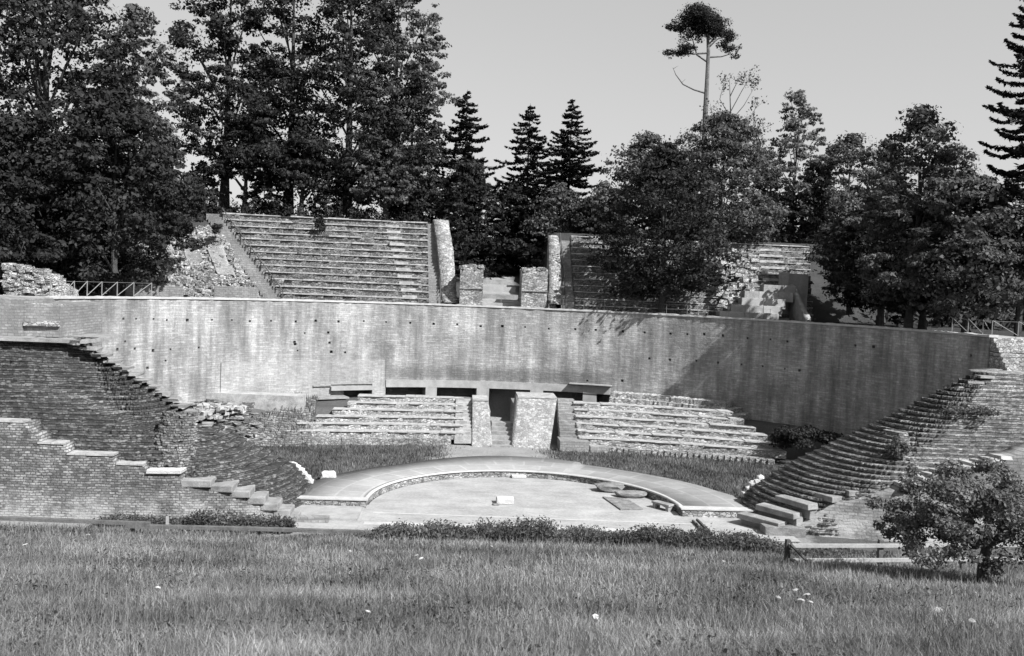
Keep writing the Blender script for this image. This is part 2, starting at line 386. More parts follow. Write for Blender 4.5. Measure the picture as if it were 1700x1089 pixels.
# ------------------------------------------------------------------ the paved walk round the orchestra
pl = thing('orchestra_walk', 'low paved walk curving round the sandy orchestra floor', 'platform', (0, 10.5, 0))
nA = 121; ths = np.linspace(0, PI, nA)
def annulus(r0, r1, z, name, mat, parent, thick=None):
    V = []; 
    r1v = r1 if callable(r1) else (lambda t: r1)
    for t in ths: V.append((r0*math.cos(t), WC + r0*math.sin(t), z))
    for t in ths: V.append((r1v(t)*math.cos(t), WC + r1v(t)*math.sin(t), z))
    if thick:
        for t in ths: V.append((r0*math.cos(t), WC + r0*math.sin(t), z - thick))
        for t in ths: V.append((r1v(t)*math.cos(t), WC + r1v(t)*math.sin(t), z - thick))
    Fq = []
    for i in range(nA - 1):
        Fq.append((i, nA + i, nA + i + 1, i + 1))
        if thick: Fq.append((i, i + 1, 2*nA + i + 1, 2*nA + i)); Fq.append((nA + i, 3*nA + i, 3*nA + i + 1, nA + i + 1))
    if thick: Fq += [(0, 2*nA, 3*nA, nA), (nA - 1, 2*nA - 1, 4*nA - 1, 3*nA - 1)]
    return mesh_np(name, V, Fq, mat, parent)
outer = lambda t: 14.9 + .35*math.sin(5*t) + (1.0*max(0, math.sin(t) - .8)/.2 if 1.2 < t < 2.2 else 0) + (1.3*max(0, 1 - t/.35) if t < .35 else 0)
annulus(10.62, outer, .55, 'pavement', 'paving', pl, .5)
annulus(10.32, 10.62, .575, 'kerb', 'coping', pl, .10)
V = []; zs = np.linspace(0., .475, 4)
th2 = np.linspace(0, PI, 241)
for z in zs:
    for t in th2:
        r = 10.42 + random.uniform(-.03, .03); V.append((r*math.cos(t), WC + r*math.sin(t), z))
mesh_np('retaining_face', V, grid_faces(4, 241), 'rubble', pl)
mb = MB()
mb.box(-15.4, -10.42, WC - .32, WC + .02, -.1, .5, 0); mb.build('front_wall', 'rubble', pl)
mb = MB(); mb.box(10.42, 16.6, WC - .42, WC + .02, -.1, .5, 0); mb.build('front_wall', 'rubble', pl)
mb = MB(); mb.box(-15.5, -10.3, WC - .4, WC + .3, .5, .58); mb.build('front_coping', 'coping', pl)
mb = MB(); mb.box(10.3, 16.65, WC - .5, WC + .3, .5, .58); mb.build('front_coping', 'coping', pl)
# low apron slab left of the stage
ap = thing('stage_apron', 'flat grey concrete slab stepping down beside the left end of the walk', 'slab', (-12.4, -3, 0))
mb = MB(); mb.box(-15., -10.6, -4.4, -1.3, -.1, .16); mb.build('slab', 'concrete', ap)
mb = MB(); mb.box(-15.2, -12.3, -5., -4.42, -.1, .34, .02); mb.build('kerb_wall', 'pier', ap)

# ------------------------------------------------------------------ the big curved retaining wall
wl = thing('curved_wall', 'tall curved limestone retaining wall with rows of small square holes', 'wall', (0, WC + WR, 0))
TH0, TH1, ZB, ZT, ZS = 10.8, 166., .1, WTOP, 1.0
holes = []    # th0, th1, z0, z1, depth, back?
dth = math.degrees(.12/WR)
def hole(px, py):
    r = ray(px, py); oy = -CD - WC; a = r[0]**2 + r[1]**2; b = 2*(CX*r[0] + oy*r[1]); c = CX*CX + oy*oy - WR*WR
    t = (-b + math.sqrt(b*b - 4*a*c))/(2*a); x, y, z = CX + r[0]*t, -CD + r[1]*t, CH + r[2]*t
    return math.degrees(math.atan2(y - WC, x)), z
xs_row = [120, 148, 155, 205, 226, 255, 277, 311, 352, 385, 415, 450, 491, 524, 562, 604, 641, 681, 720, 759, 798, 834, 872, 911, 955, 989, 1034, 1070, 1113, 1141, 1169, 1200, 1241, 1279, 1307, 1420, 1450, 1612]
for px in xs_row:
    py = np.interp(px, [150, 350, 640, 832, 950, 1110, 1200, 1300, 1450, 1620], [529, 532, 534, 542, 547, 553, 557, 566, 576, 592])
    holes.append(hole(px, py + random.uniform(-1, 1)))
for q in ((195, 580), (224, 579), (254, 582), (283, 580), (245, 611), (275, 599), (506, 553), (545, 552), (489, 568), (547, 569), (494, 582), (550, 584), (573, 585), (1078, 595), (1112, 597), (1156, 599), (1192, 602), (1231, 605), (1266, 608), (1303, 612), (1327, 615), (975, 632), (1033, 632), (564, 615), (208, 567), (330, 577), (490, 571)): holes.append(hole(*q))
cuts = []
for h in holes:
    k_ = random.uniform(.65, 1.25); cuts.append((h[0] - dth*k_, h[0] + dth*k_, h[1] - .11*k_, h[1] + .11*k_, .5))
opens = [(547.5, 518.5, 3.25, 4.15, 1.3), (617, 571, 2.4, 3.72, 2.2), (706, 640, 2.4, 3.92, 2.5), (791, 725, 2.4, 3.92, 2.5), (880, 812, .2, 3.95, 2.8), (968, 902, 2.4, 3.95, 2.5), (1012, 991, 2.4, 3.95, 2.)]
pxth = lambda px: hole(px, 648)[0]
for a, b, z0, z1, dp in opens: cuts.append((pxth(a), pxth(b), z0, z1, dp))
tb = sorted(set([round(v, 4) for v in np.linspace(TH0, TH1, 190)] + [round(v, 4) for c in cuts for v in c[:2]]))
zb = sorted(set([round(v, 3) for v in np.linspace(ZB, ZT, 24)] + [round(v, 3) for c in cuts for v in c[2:4]]))
def cutmask(T, Zc):
    m = np.zeros(T.shape, bool)
    for c in cuts: m |= (T > c[0]) & (T < c[1]) & (Zc > c[2]) & (Zc < c[3])
    return m
tb = np.array(tb); zb = np.array(zb)
TT, ZZ = np.meshgrid(np.radians(tb), zb)
V = np.stack([WR*np.cos(TT), WC + WR*np.sin(TT), ZZ], -1).reshape(-1, 3)
Fq = grid_faces(len(zb), len(tb))
tc = np.meshgrid((tb[1:] + tb[:-1])/2, (zb[1:] + zb[:-1])/2)
Fq = Fq[~cutmask(tc[0].ravel(), tc[1].ravel())][:, ::-1]
Vl = [V]; Fl = [Fq]; nb = len(V)
def addq(p):
    global nb
    Vl.append(np.array(p, float)); Fl.append(np.arange(nb, nb + len(p)).reshape(-1, 4)); nb += len(p)
P3 = lambda th, r, z: (r*math.cos(math.radians(th)), WC + r*math.sin(math.radians(th)), z)
for a, b, z0, z1, dp in cuts:
    R1 = WR + dp
    nn = max(1, int((b - a)/2)); tl = np.linspace(a, b, nn + 1)
    for i in range(nn):
        s, e = tl[i], tl[i + 1]
        addq([P3(s, R1, z0), P3(e, R1, z0), P3(e, R1, z1), P3(s, R1, z1)])
        addq([P3(s, WR, z0), P3(s, R1, z0), P3(e, R1, z0), P3(e, WR, z0)])
        addq([P3(s, WR, z1), P3(s, R1, z1), P3(e, R1, z1), P3(e, WR, z1)])
    for s in (a, b): addq([P3(s, WR, z0), P3(s, R1, z0), P3(s, R1, z1), P3(s, WR, z1)])
RB = WR + 3.2
tl = np.linspace(TH0, TH1, 80)
for i in range(79):
    s, e = tl[i], tl[i + 1]
    addq([P3(s, WR, ZT), P3(e, WR, ZT), P3(e, RB, ZT), P3(s, RB, ZT)])
for s in (TH0, TH1): addq([P3(s, WR, ZB), P3(s, RB, ZB), P3(s, RB, ZT), P3(s, WR, ZT)])
mesh_np('masonry', np.concatenate(Vl), np.concatenate(Fl), 'wall', wl)
def arcslab(t0, t1, r0, r1, z0, z1, name, mat, parent, jit=0., n=60):
    tt = np.linspace(t0, t1, n); q = MB()
    V = []
    for t in tt:
        jz = random.uniform(-jit, jit); jr = random.uniform(-jit, jit)
        V += [P3(t, r0 + jr, z0), P3(t, r1, z0), P3(t, r1, z1 + jz), P3(t, r0 + jr, z1 + jz)]
    f = []
    for i in range(n - 1):
        for k in range(4):
            f.append((4*i + k, 4*i + (k + 1) % 4, 4*i + 4 + (k + 1) % 4, 4*i + 4 + k))
    f += [(0, 1, 2, 3), (4*n - 4, 4*n - 1, 4*n - 2, 4*n - 3)]
    q.add(V, f); return q.build(name, mat, parent)
arcslab(TH0 - .1, TH1 + .1, WR - .1, WR + .75, ZT + .003, ZT + .17, 'coping', 'coping', wl, .045, 230)
arcslab(TH0, TH1, WR + .76, RB + .1, ZT + .003, ZT + .06, 'walkway', 'floor', wl, .01, 100)
arcslab(pxth(548) + .02, pxth(365), WR - .13, WR + .02, 1.4, 6.75, 'lower_face', 'wall_pale', wl, .012, 60)
arcslab(pxth(617), pxth(548), WR - .13, WR + .02, 4.3, 6.75, 'lower_face', 'wall_pale', wl, .012, 24)
arcslab(pxth(637), pxth(617) - .02, WR - .13, WR + .02, 1.4, 6.75, 'lower_face', 'wall_pale', wl, .012, 10)
arcslab(pxth(968) + .0, pxth(640), WR - .11, WR + .02, 3.955, 4.7, 'lintel', 'concrete', wl, .01, 60)
arcslab(pxth(1013), pxth(968) - .02, WR - .25, WR + .02, 3.955, 4.75, 'lintel', 'concrete', wl, .0, 12)
arcslab(pxth(1016), pxth(945), WR - .7, WR - .0, 4.86, 4.95, 'ledge_slab', 'concrete', wl, .0, 16)
for a, b in ((725, 706), (812, 791), (902, 880), (991, 968)):
    arcslab(pxth(a) + .02, pxth(b) - .02, WR - .14, WR + .02, 1.4, 3.95, 'pillar', 'concrete', wl, .0, 4)
arcslab(pxth(617), pxth(547), WR - .5, WR + .0, 3.73, 4.1, 'lintel', 'concrete', wl, 0, 10)
arcslab(pxth(548), pxth(518), WR - .3, WR + .0, 4.16, 4.26, 'window_head', 'block', wl, 0, 6)
arcslab(pxth(571), pxth(498), WR - 1.6, WR - .2, 3.05, 3.2, 'ledge_slab', 'block', wl, 0, 12)
# stepped ledges at the foot of the wall, right of the openings
lg = thing('wall_foot_ledge', 'low mossy stone ledges along the wall foot above the right seats', 'ledge', (17, 28, 3))
for k in range(3): arcslab(51 - k*1.5, 71, 33.6 - .75*k, 35.5, 2.2, 4.4 - .45*k, 'ledge_course', 'riser_pale', lg, .05, 60)

# ------------------------------------------------------------------ seat tiers
def tier(parent, x0, x1, y0, z0, z1, depth, curv, mat, capmat, xc=0., capt=.1, over=.07, gaps=(), seed=0, back=None):
    n = max(12, int((x1 - x0)/.3)); xs = np.linspace(x0, x1, n)
    yc = lambda x: y0 - (x - xc)**2/(2*curv)
    zr = np.linspace(z0 - .15, z1 - capt, 5)
    V = []
    for z in zr:
        y = yc(xs) + rng.uniform(-.09, .09, n); y[0] = yc(xs[0]); y[-1] = yc(xs[-1])
        V.append(np.stack([xs, y, np.full(n, z)], 1))
    zt = z1 - capt
    V.append(np.stack([xs, yc(xs) + depth, np.full(n, zt)], 1)); V.append(np.stack([xs, yc(xs) + depth, np.full(n, z0 - .15)], 1))
    V = np.concatenate(V); fq = grid_faces(7, n)
    ends = []
    for c in (0, n - 1):
        ends += [(c, c + n, c + 5*n, c + 6*n), (c + n, c + 2*n, c + 4*n, c + 5*n), (c + 2*n, c + 3*n, c + 3*n, c + 4*n)]
    o = mesh_np('seat_tier', V, np.concatenate([fq, np.array(ends)[:, :]]), mat, parent)
    # capstones: uneven slabs
    q = MB(); x = x0; r = random.Random(seed)
    while x < x1 - .02:
        w = min(r.uniform(.7, 1.6), x1 - x); ov = over + r.uniform(-.1, .06); dz = r.uniform(-.06, .025) - (.12 if r.random() < .06 else 0); g = r.uniform(.0, .03)
        if True:
            ya, yb = yc(x), yc(x + w)
            q.hexa([(x + g, ya - ov, zt + .003), (x + w, yb - ov, zt + .003), (x + w, yb + depth*.96, zt + .003), (x + g, ya + depth*.96, zt + .003),
                    (x + g, ya - ov + r.uniform(-.02, .03), z1 + dz), (x + w, yb - ov + r.uniform(-.02, .03), z1 + dz), (x + w, yb + depth*.96, z1 + dz), (x + g, ya + depth*.96, z1 + dz)])
        x += w
    q.build('capstone', capmat, o)
    return o
def steps(parent, x0, x1, y0, z0, n, rise, tread, xsh=0., mat='block', name='step', curv=None, xc=0):
    for i in range(n):
        q = MB(); yy = y0 + i*tread
        if curv: yy -= ((x0 + x1)/2 - xc)**2/(2*curv)
        q.box(x0 + xsh*i, x1 + xsh*i, yy, yy + tread + .6, z0 + rise*i - .4, z0 + rise*(i + 1), .02); q.build(name, mat, parent)

LR, LT = .5, .98
lowL = thing('seat_block', 'lower stone seat rows left of the central stair, below the dark openings', 'seating', (-11, 20.4, 1), 'rows of stone seating')
lowR = thing('seat_block', 'lower stone seat rows right of the central stair, below the wall-foot ledges', 'seating', (14, 20.4, 1), 'rows of stone seating')
xl0 = [-19.3, -18.6, -17.2, -15.9, -14.7, -13.9]
for k in range(6):
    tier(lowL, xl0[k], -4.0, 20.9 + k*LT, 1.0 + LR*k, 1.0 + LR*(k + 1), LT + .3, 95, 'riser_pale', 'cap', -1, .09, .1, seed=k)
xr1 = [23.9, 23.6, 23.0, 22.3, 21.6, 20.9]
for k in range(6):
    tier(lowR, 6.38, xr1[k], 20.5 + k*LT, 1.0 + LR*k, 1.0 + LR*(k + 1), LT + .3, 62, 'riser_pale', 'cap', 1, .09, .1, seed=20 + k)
# small stairs beside the piers
stL = thing('stair_flight', 'narrow half-height steps at the right end of the lower left seats', 'stairs', (-4, 21, 1), 'stair flights in the seating')
steps(stL, -4.75, -3.25, 20.65, .95, 11, .265, .49, 0., 'cap')
stR = thing('stair_flight', 'narrow shaded steps between the right pier and the lower right seats', 'stairs', (6, 21, 1), 'stair flights in the seating')
steps(stR, 4.75, 6.35, 20.9, 1.2, 11, .27, .49, .02, 'pier')
# lower base wall under left seats and little wall stub right
bw = tag(kind(MB(), 'x') if False else (lambda q: ([q.box(-19.6 + .5*i, -19.08 + .5*i, 20.1 - (18.4 - .5*i)**2/190., 21., -.2, .97, .05) for i in range(29)], q.build('base_wall', 'rubble'))[1])(MB()), 'low mossy wall under the front row of the left seats', 'wall', 'low walls under the seats')
q = MB(); [q.box(7.2 + .5*i, 7.72 + .5*i, 19.7 - (7 + .5*i)**2/124., 20.6, -.2, .85, .05) for i in range(31)]; tag(q.build('base_wall', 'rubble'), 'low mossy wall under the front row of the right seats', 'wall', 'low walls under the seats')
q = MB(); q.box(4.55, 7.15, 19., 21.0, -.1, 1.35, .06); q.box(7.2, 8.8, 18.9, 20.4, -.1, .95, .06); tag(q.build('masonry_block', 'pier'), 'square masonry block at the foot of the shaded steps beside the right pier', 'wall')
# piers flanking the aditus
def pier(name, label, xb0, xb1, xt0, xt1, yf, yb, zt, group):
    nx, nz = 14, 14
    t = thing(name, label, 'wall', ((xb0 + xb1)/2, yf, 0), group)
    V = []
    for j in range(nz + 1):
        w = j/nz; z = -.2 + (zt + .2)*w
        a = xb0 + (xt0 - xb0)*w; b = xb1 + (xt1 - xb1)*w; y = yf + 4.6*w**1.15
        if w > .8: a += (.45*((w - .8)/.2)**2) if xt0 < xb0 + .01 and False else 0
        for i in range(nx + 1): V.append((a + (b - a)*i/nx, y + random.uniform(-.05, .05), z))
    V = np.array(V); n0 = len(V); B = V.copy(); B[:, 1] = yb
    fq = grid_faces(nz + 1, nx + 1); fl = [fq, fq[:, ::-1] + n0]
    c = nx + 1; e = []
    for j in range(nz):
        e += [(j*c, (j + 1)*c, (j + 1)*c + n0, j*c + n0), (j*c + nx, j*c + nx + n0, (j + 1)*c + nx + n0, (j + 1)*c + nx)]
    for i in range(nx): e += [(nz*c + i, nz*c + i + 1, nz*c + i + 1 + n0, nz*c + i + n0)]
    mesh_np('masonry', np.concatenate([V, B]), np.concatenate(fl + [np.array(e)]), 'pier_rough', t)
    q = MB(); q.box(xt0 + .02, xt1 - .02, yf + 4.5, yb, zt + .003, zt + .14, .02); q.build('coping', 'cap', t)
    return t
pier('flank_pier', 'narrow rough masonry pier left of the dark central doorway', -3.2, -1.3, -3.2, -1.7, 19.8, 27.5, 3.95, 'piers beside the central doorway')
pier('flank_pier', 'broad rough masonry pier right of the dark central doorway', .3, 3.6, 1.0, 4.7, 19.7, 27.5, 4.4, 'piers beside the central doorway')
cs = thing('stair_flight', 'central stone steps rising between the two piers to the dark doorway', 'stairs', (-.5, 20, .5), 'stair flights in the seating')
steps(cs, -1.5, .45, 20.2, .25, 6, .3, .7, 0.03, 'block')
pwl = thing('passage_wall', 'rough side walls of the dark passage behind the central steps', 'wall', (-.2, 26, 0))
for a_, b_ in ((-2.3, -1.45), (1.05, 1.9)):
    q = MB(); q.box(a_, b_, 24.3, 35.0, -.2, 3.0, .03); q.build('side_wall', 'pier', pwl)

# ------------------------------------------------------------------ stepped wings: terraced banks
def bank(name, label, sgn, prof, x_far, zf, yf_low, mat, z0, z1, rise, extra=None, yb=2.0):
    K = int(round((z1 - z0)/rise)); zs = z0 + (z1 - z0)*np.arange(K + 1)/K
    pz = np.array([p[0] for p in prof]); pxx = np.array([p[1] for p in prof])
    rows = []
    NS, NCv, NB = 170, 90, 5
    def contour(z, k):
        ex = np.interp(z, pz, pxx)*sgn      # in mirrored space the nose points to +x
        yf = yf_low if z < zf else yf_low + (z - zf)/(z1 - zf)*(yb - .15 - yf_low)
        a = min(5.2, 1.0 + (yb - yf)*.62)
        cxp = ex - a
        xs = np.linspace(sgn*x_far, cxp, NS); P = [np.stack([xs, np.full(NS, yf)], 1)]
        t = np.linspace(0, PI/2, NCv + 1)[1:]
        P.append(np.stack([cxp + a*np.sin(t)**.8, yb - (yb - yf)*np.cos(t)**.9], 1))
        bt = np.linspace(0, 1, NB + 1)[1:]
        P.append(np.stack([ex - 6.*bt, yb + 4.5*bt], 1))
        P = np.concatenate(P)
        s = np.concatenate([[0], np.cumsum(np.hypot(*np.diff(P, axis=0).T))])
        jr = .06*n1(s*1.1 + 37*k, k) + .075*rng.uniform(-1, 1, len(s))
        jr[NS + NCv - 3:] *= .2
        if extra is not None: jr = jr + extra(P, z)
        tg = np.gradient(P, axis=0); ln = np.hypot(tg[:, 0], tg[:, 1]) + 1e-9
        nx_, ny_ = tg[:, 1]/ln, -tg[:, 0]/ln
        return np.stack([P[:, 0] + nx_*jr, P[:, 1] + ny_*jr], 1), s
    def ring(C, z, s, k, amp): 
        zz = z + amp*n1(s*.9 + 11*k, 100 + k) + amp*.8*rng.uniform(-1, 1, len(s))
        return np.stack([C[:, 0]*sgn, C[:, 1], zz], 1)
    for k in range(K):
        C, s = contour(zs[k], k)
        C2, _ = contour(zs[k], k + 1000) 
        tg_ = np.gradient(C, axis=0); ln_ = np.hypot(tg_[:, 0], tg_[:, 1]) + 1e-9; Cu = C + np.stack([-tg_[:, 1]/ln_, tg_[:, 0]/ln_], 1)*.13
        rows.append(ring(Cu, zs[k] - .02, s, k, .01))
        Cm = C.copy(); Cm += (C2 - C)*.5
        rows.append(ring(Cm, zs[k] + rise*.5, s, k + 7, .015))
        rows.append(ring(C, zs[k + 1], s, k + 1, .035))
    C, s = contour(zs[K], K); C[:, 1] += 1.5
    rows.append(ring(C, zs[K] + .02, s, K + 1, .02))
    Cb = C.copy(); Cb[:, 1] = np.maximum(Cb[:, 1], yb + 1.6); rows.append(ring(Cb, zs[K], s, K, .01))
    n = len(rows[0]); V = np.concatenate(rows)
    fq = grid_faces(len(rows), n)
    if sgn < 0: fq = fq[:, ::-1]
    return fq, V
left_prof = [(.0, -14.1), (.9, -14.7), (1.9, -15.5), (2.7, -17.2), (3.7, -19.2), (5., -21.5), (6.4, -23.3), (8.5, -26.7), (10., -29.3)]
right_prof = [(.0, 14.7), (1.4, 15.6), (2.5, 17.1), (3.5, 18.7), (5., 21.6), (7.1, 25.7), (10.2, 31.5)]
def exL(P, z):      # a shallow ledge running down the face
    x = -P[:, 0]*-1.
    xl = P[:, 0]
    zl = np.interp(xl, [-33, -29, -26, -23, -21], [6.9, 6.6, 5.6, 4.6, 4.0])
    return -1.2*np.clip((z - zl)/.3, -.0, 1.)*(xl < -20.5)
# in mirrored space the nose points to +x: left bank has sgn=+1 (its nose points to +x), right bank sgn=-1
lb = thing('stepped_bank', 'dark mossy stepped stone bank on the left, descending to the walk', 'ruin', (-25, -2, 0), 'stepped banks at the ends of the theatre')
fq, V = bank('', '', 1, left_prof, -62., 3.6, -5.4, '', 0., 10., .27, exL)
mesh_np('ledge_courses', V, fq, 'bank_dark', lb)
rb = thing('stepped_bank', 'grey stepped stone bank on the right, behind the small fruit tree', 'ruin', (24, -2, 0), 'stepped banks at the ends of the theatre')
fq, V = bank('', '', -1, right_prof, 62., 3.4, -5.2, '', 0., 10.2, .275, None, 1.0)
mesh_np('ledge_courses', V, fq, 'bank_mid', rb)
# protruding edge stones along both stepped outlines, like teeth
for par, prof, sg, ybk, z1, mat in ((lb, left_prof, 1, 2.0, 10., 'block'), (rb, right_prof, -1, 1.0, 10.2, 'block')):
    q = MB(); z = 1.6
    while z < z1:
        ex = np.interp(z, [p[0] for p in prof], [p[1] for p in prof])
        q.rbox((ex - sg*.42, ybk - .35, z - .09), (1.05, 1.0, .17), random.uniform(-.15, .15), 0, .12)
        z += .4
    q.build('edge_stones', mat, par)

# facade walls with stepped tops
fl = thing('facade_wall', 'long dark coursed wall with stepped top at the foot of the left bank', 'wall', (-30, -6, 0))
prf = [(-62, 5.9), (-29.6, 5.7), (-29.6, 5.1), (-29., 5.1), (-29., 4.5), (-27.4, 4.5), (-27.4, 3.9), (-24.6, 3.9), (-24.6, 3.4), (-22.9, 3.4), (-22.9, 2.95), (-20.9, 2.95), (-20.85, 2.25), (-19.15, 2.22), (-19.1, 1.95), (-17.9, 1.93), (-17.85, 1.6), (-17.05, 1.58), (-17., 1.2), (-16.2, 1.18), (-16.15, .8), (-15.4, .78), (-15.3, .35)]
xs = np.concatenate([np.linspace(-62, -32, 30), np.arange(-31.7, -15.3, .3)])
pxs = np.array([p[0] for p in prf]) + np.arange(len(prf))*1e-4; pzs = np.array([p[1] for p in prf])
tops = np.interp(xs, pxs, pzs)
zn = 16; V = []
yfx = np.interp(xs, [-62, -21, -15.3], [-6.1, -6.0, -5.0])
for j in range(zn + 1):
    V.append(np.stack([xs, yfx + rng.uniform(-.035, .035, len(xs)), -.25 + (tops + .25)*j/zn], 1))
V.append(np.stack([xs, yfx + 1.6, tops], 1)); V.append(np.stack([xs, yfx + 1.6, 0*xs - .25], 1))
mesh_np('masonry', np.concatenate(V), grid_faces(zn + 3, len(xs)), 'facade', fl)
q = MB()
for (a, b, z) in ((-32.5, -29.7, 5.72), (-28.95, -27.45, 4.52), (-27.3, -24.65, 3.92), (-24.5, -22.95, 3.42)):
    x = a
    while x < b - .1:
        w = min(random.uniform(.4, .8), b - x); yy = np.interp(x, [-62, -21], [-6.1, -6.]); q.hexa([(x, yy - .06, z), (x + w - .02, yy - .06, z), (x + w - .02, yy + .8, z), (x, yy + .8, z)] + [(x, yy - .05, z + .11 + random.uniform(-.03, .03)), (x + w - .02, yy - .05, z + .11 + random.uniform(-.03, .03)), (x + w - .02, yy + .8, z + .12), (x, yy + .8, z + .12)]); x += w
q.build('coping', 'cap', fl)
q = MB(); q.box(-22.75, -20.75, -6.15, -4.4, 2.97, 3.2, .03); q.build('cover_slab', 'white_stone', fl, .03)
# big cut blocks stepping down the left nose
lst = thing('block_stair', 'worn stone blocks stepping down along the lower left bank beside the apron slab', 'stairs', (-18, -5, 0), 'block stairs at the ends of the theatre')
for (x, z, w, d) in ((-19.95, 2.6, 1.75, 1.7), (-18.5, 2.3, 1.3, 1.6), (-17.45, 1.95, 1.1, 1.6), (-16.6, 1.55, 1.0, 1.6), (-15.8, 1.15, 1.0, 1.6), (-15.05, .75, 1.0, 1.5), (-14.5, .4, .8, 1.4)):
    yf_ = float(np.interp(x, [-62, -21, -15.3], [-6.1, -6.0, -5.0])) - .12 + d/2
    q = MB(); q.rbox((x, yf_, z - .2), (w, d, .42), random.uniform(-.03, .03), random.uniform(.0, .04), .04)
    q.build('stone_block', 'block', lst, .05)
fr = thing('facade_wall', 'patchy pale masonry wall at the foot of the right bank, behind the fruit tree', 'wall', (26, -5.6, 0))
prr = [(16.6, .3), (17.6, 1.0), (18.6, 1.8), (20.5, 2.5), (22., 3.0), (24.5, 3.9), (27., 4.7), (29., 5.2), (31.5, 6.2), (34, 6.6), (62, 6.8)]
xs = np.concatenate([np.arange(16.6, 36, .3), np.linspace(36.3, 62, 26)])
tops = np.interp(xs, [p[0] for p in prr], [p[1] for p in prr]) + .1*n1(xs*1.4, 4) + rng.uniform(-.05, .05, len(xs)); V = []
yfx = np.interp(xs, [16.6, 22, 62], [-4.6, -5.8, -6.1])
for j in range(zn + 1): V.append(np.stack([xs, yfx + rng.uniform(-.05, .05, len(xs)), -.25 + (tops + .25)*j/zn], 1))
V.append(np.stack([xs, yfx + 1.5, tops + .05], 1)); V.append(np.stack([xs, yfx + 1.5, 0*xs - .25], 1))
mesh_np('masonry', np.concatenate(V), grid_faces(zn + 3, len(xs)), 'pier_lime', fr)
q = MB()
for x in np.arange(23., 29.5, .62):
    zt = np.interp(x, [p[0] for p in prr], [p[1] for p in prr]); q.rbox((x, -5.55, zt + .16), (.66, 1.5, .2), random.uniform(-.1, .1), random.uniform(-.08, .02), .12)
q.build('coping', 'cap', fr)
rst = thing('block_stair', 'four big tilted stone blocks stepping up the lower right bank beside the walk', 'stairs', (16, -4, 0), 'block stairs at the ends of the theatre')
for (p0, p1, z) in (((1232, 840), (1300, 872), .9), ((1262, 822), (1326, 856), 1.5), ((1296, 806), (1350, 842), 2.1), ((1340, 798), (1392, 832), 2.6), ((1385, 792), (1420, 820), 3.0)):
    a = aty(*p0, -2.6); b = aty(*p1, -5.); v = Vector((b[0] - a[0], b[1] - a[1], 0)); rz = math.atan2(v.y, v.x)
    q = MB(); c = ((a[0] + b[0])/2, (a[1] + b[1])/2, z - .3)
    q.rbox(c, (v.length, .95, .36), rz, .0, .05); q.rbox((c[0] + .3, c[1] + .25, c[2] - .5), (v.length*.98, .95, .66), rz, 0, .04)
    q.build('stone_block', 'block', rst, .04)
q = MB(); q.rbox((15.9, -4.9, .25), (2.6, .9, .6), -.05, 0, .05); tag(q.build('stone_trough', 'fragment', None, .04), 'dark low stone block lying before the right block stair', 'stone block')
# stub added to stand for the dark shadowed recess in the right bank
q = MB(); [q.rbox((24.25 + random.uniform(-.12, .12), -4.1 + .28*i, 3.7 + .3*i), (.75, 1.5, .34), .25 + random.uniform(-.1, .1), 0, .12) for i in range(9)]
tag(q.build('recess_shade_stub', 'bank_mid'), 'added upright stub standing in for a dark shadowed recess in the right stepped bank', 'ruin')
def pile(name, label, cat, sampler, n, size, mat, group=None, seed=1, flat=.6):
    r = random.Random(seed); q = MB()
    for _ in range(n):
        p = sampler(r); s = r.uniform(*size); st = random.getstate()
        q.rbox(p, (s*r.uniform(.8, 1.6), s*r.uniform(.7, 1.2), s*flat*r.uniform(.6, 1.2)), r.uniform(0, 3.1), r.uniform(-.3, .3), .25)
    return tag(q.build(name, mat), label, cat, group)
# rough masonry stump on left bank
def smp(r):
    u, v = r.random(), r.random(); th = r.uniform(-1.6, 1.6)
    z = 3.2 + 2.9*u; return (-21.9 + 1.25*math.sin(th)*(1 - .35*u), -5.2 + 2.2*u*.9 - 1.0*math.cos(th)*(1 - .4*u) + .9, z)
pile('masonry_stump', 'rounded rubble stump bulging from the left stepped bank above the white slab', 'ruin', smp, 620, (.16, .38), 'bank_mid', seed=3)
# left rubble steps and grass mound between bank and lower seats
def smp(r):
    u, v = r.random(), r.random(); x = -28.5 + 6.*u + 1.8*v; y = 22. - 5.5*v - 1.2*u; return (x + r.uniform(-.4, .4), y, max(.8, 3.4 - 2.6*v + .2*u + r.uniform(-.15, .15)))
pile('tumbled_slabs', 'tumbled flat slabs stepping down between the left bank and lower left seats', 'rubble', smp, 170, (.3, 1.0), 'bank_mid', 'loose stone heaps', 5, .26)
def smp(r):
    x = r.uniform(-26.8, -23); return (x, 20 + r.uniform(-1.5, .5), 2.9 + r.uniform(-.5, .5))
pile('pale_stones', 'heap of pale loose stones under the left end of the curved wall', 'rubble', smp, 150, (.15, .5), 'cap', 'loose stone heaps', 6)
q = MB(); q.box(-26.6, -18.5, 22.9, 24.3, 2., 4.05, .07); q.build('x', 'cap').name = 'low_pale_wall'
o = bpy.data.objects['low_pale_wall']; tag(o, 'low pale wall stub at the foot of the curved wall, above the tumbled slabs', 'wall')
# mound (grassy heap)
nx = 40; U, Vv = np.meshgrid(np.linspace(0, 1, nx), np.linspace(0, 1, nx))
mx = -24.2 + 6.4*U + 1.2*(1 - Vv)*(U - .3); my = 17.2 + 9*Vv; mz = .2 + 3.5*np.clip(Vv*1.15, 0, 1)**.85*np.sin(np.clip(U*1.0 + .12, 0, 1)*PI*.62)**.9 + .2*n2(mx*.9, my*.9, 4) + .1*n2(mx*2.5, my*2.5, 5)
o = mesh_np('curved_flank', np.stack([mx, my, mz], -1), grid_faces(nx, nx), 'bank_mid'); tag(o, 'overgrown curved stone flank at the left end of the lower left seats', 'ruin')

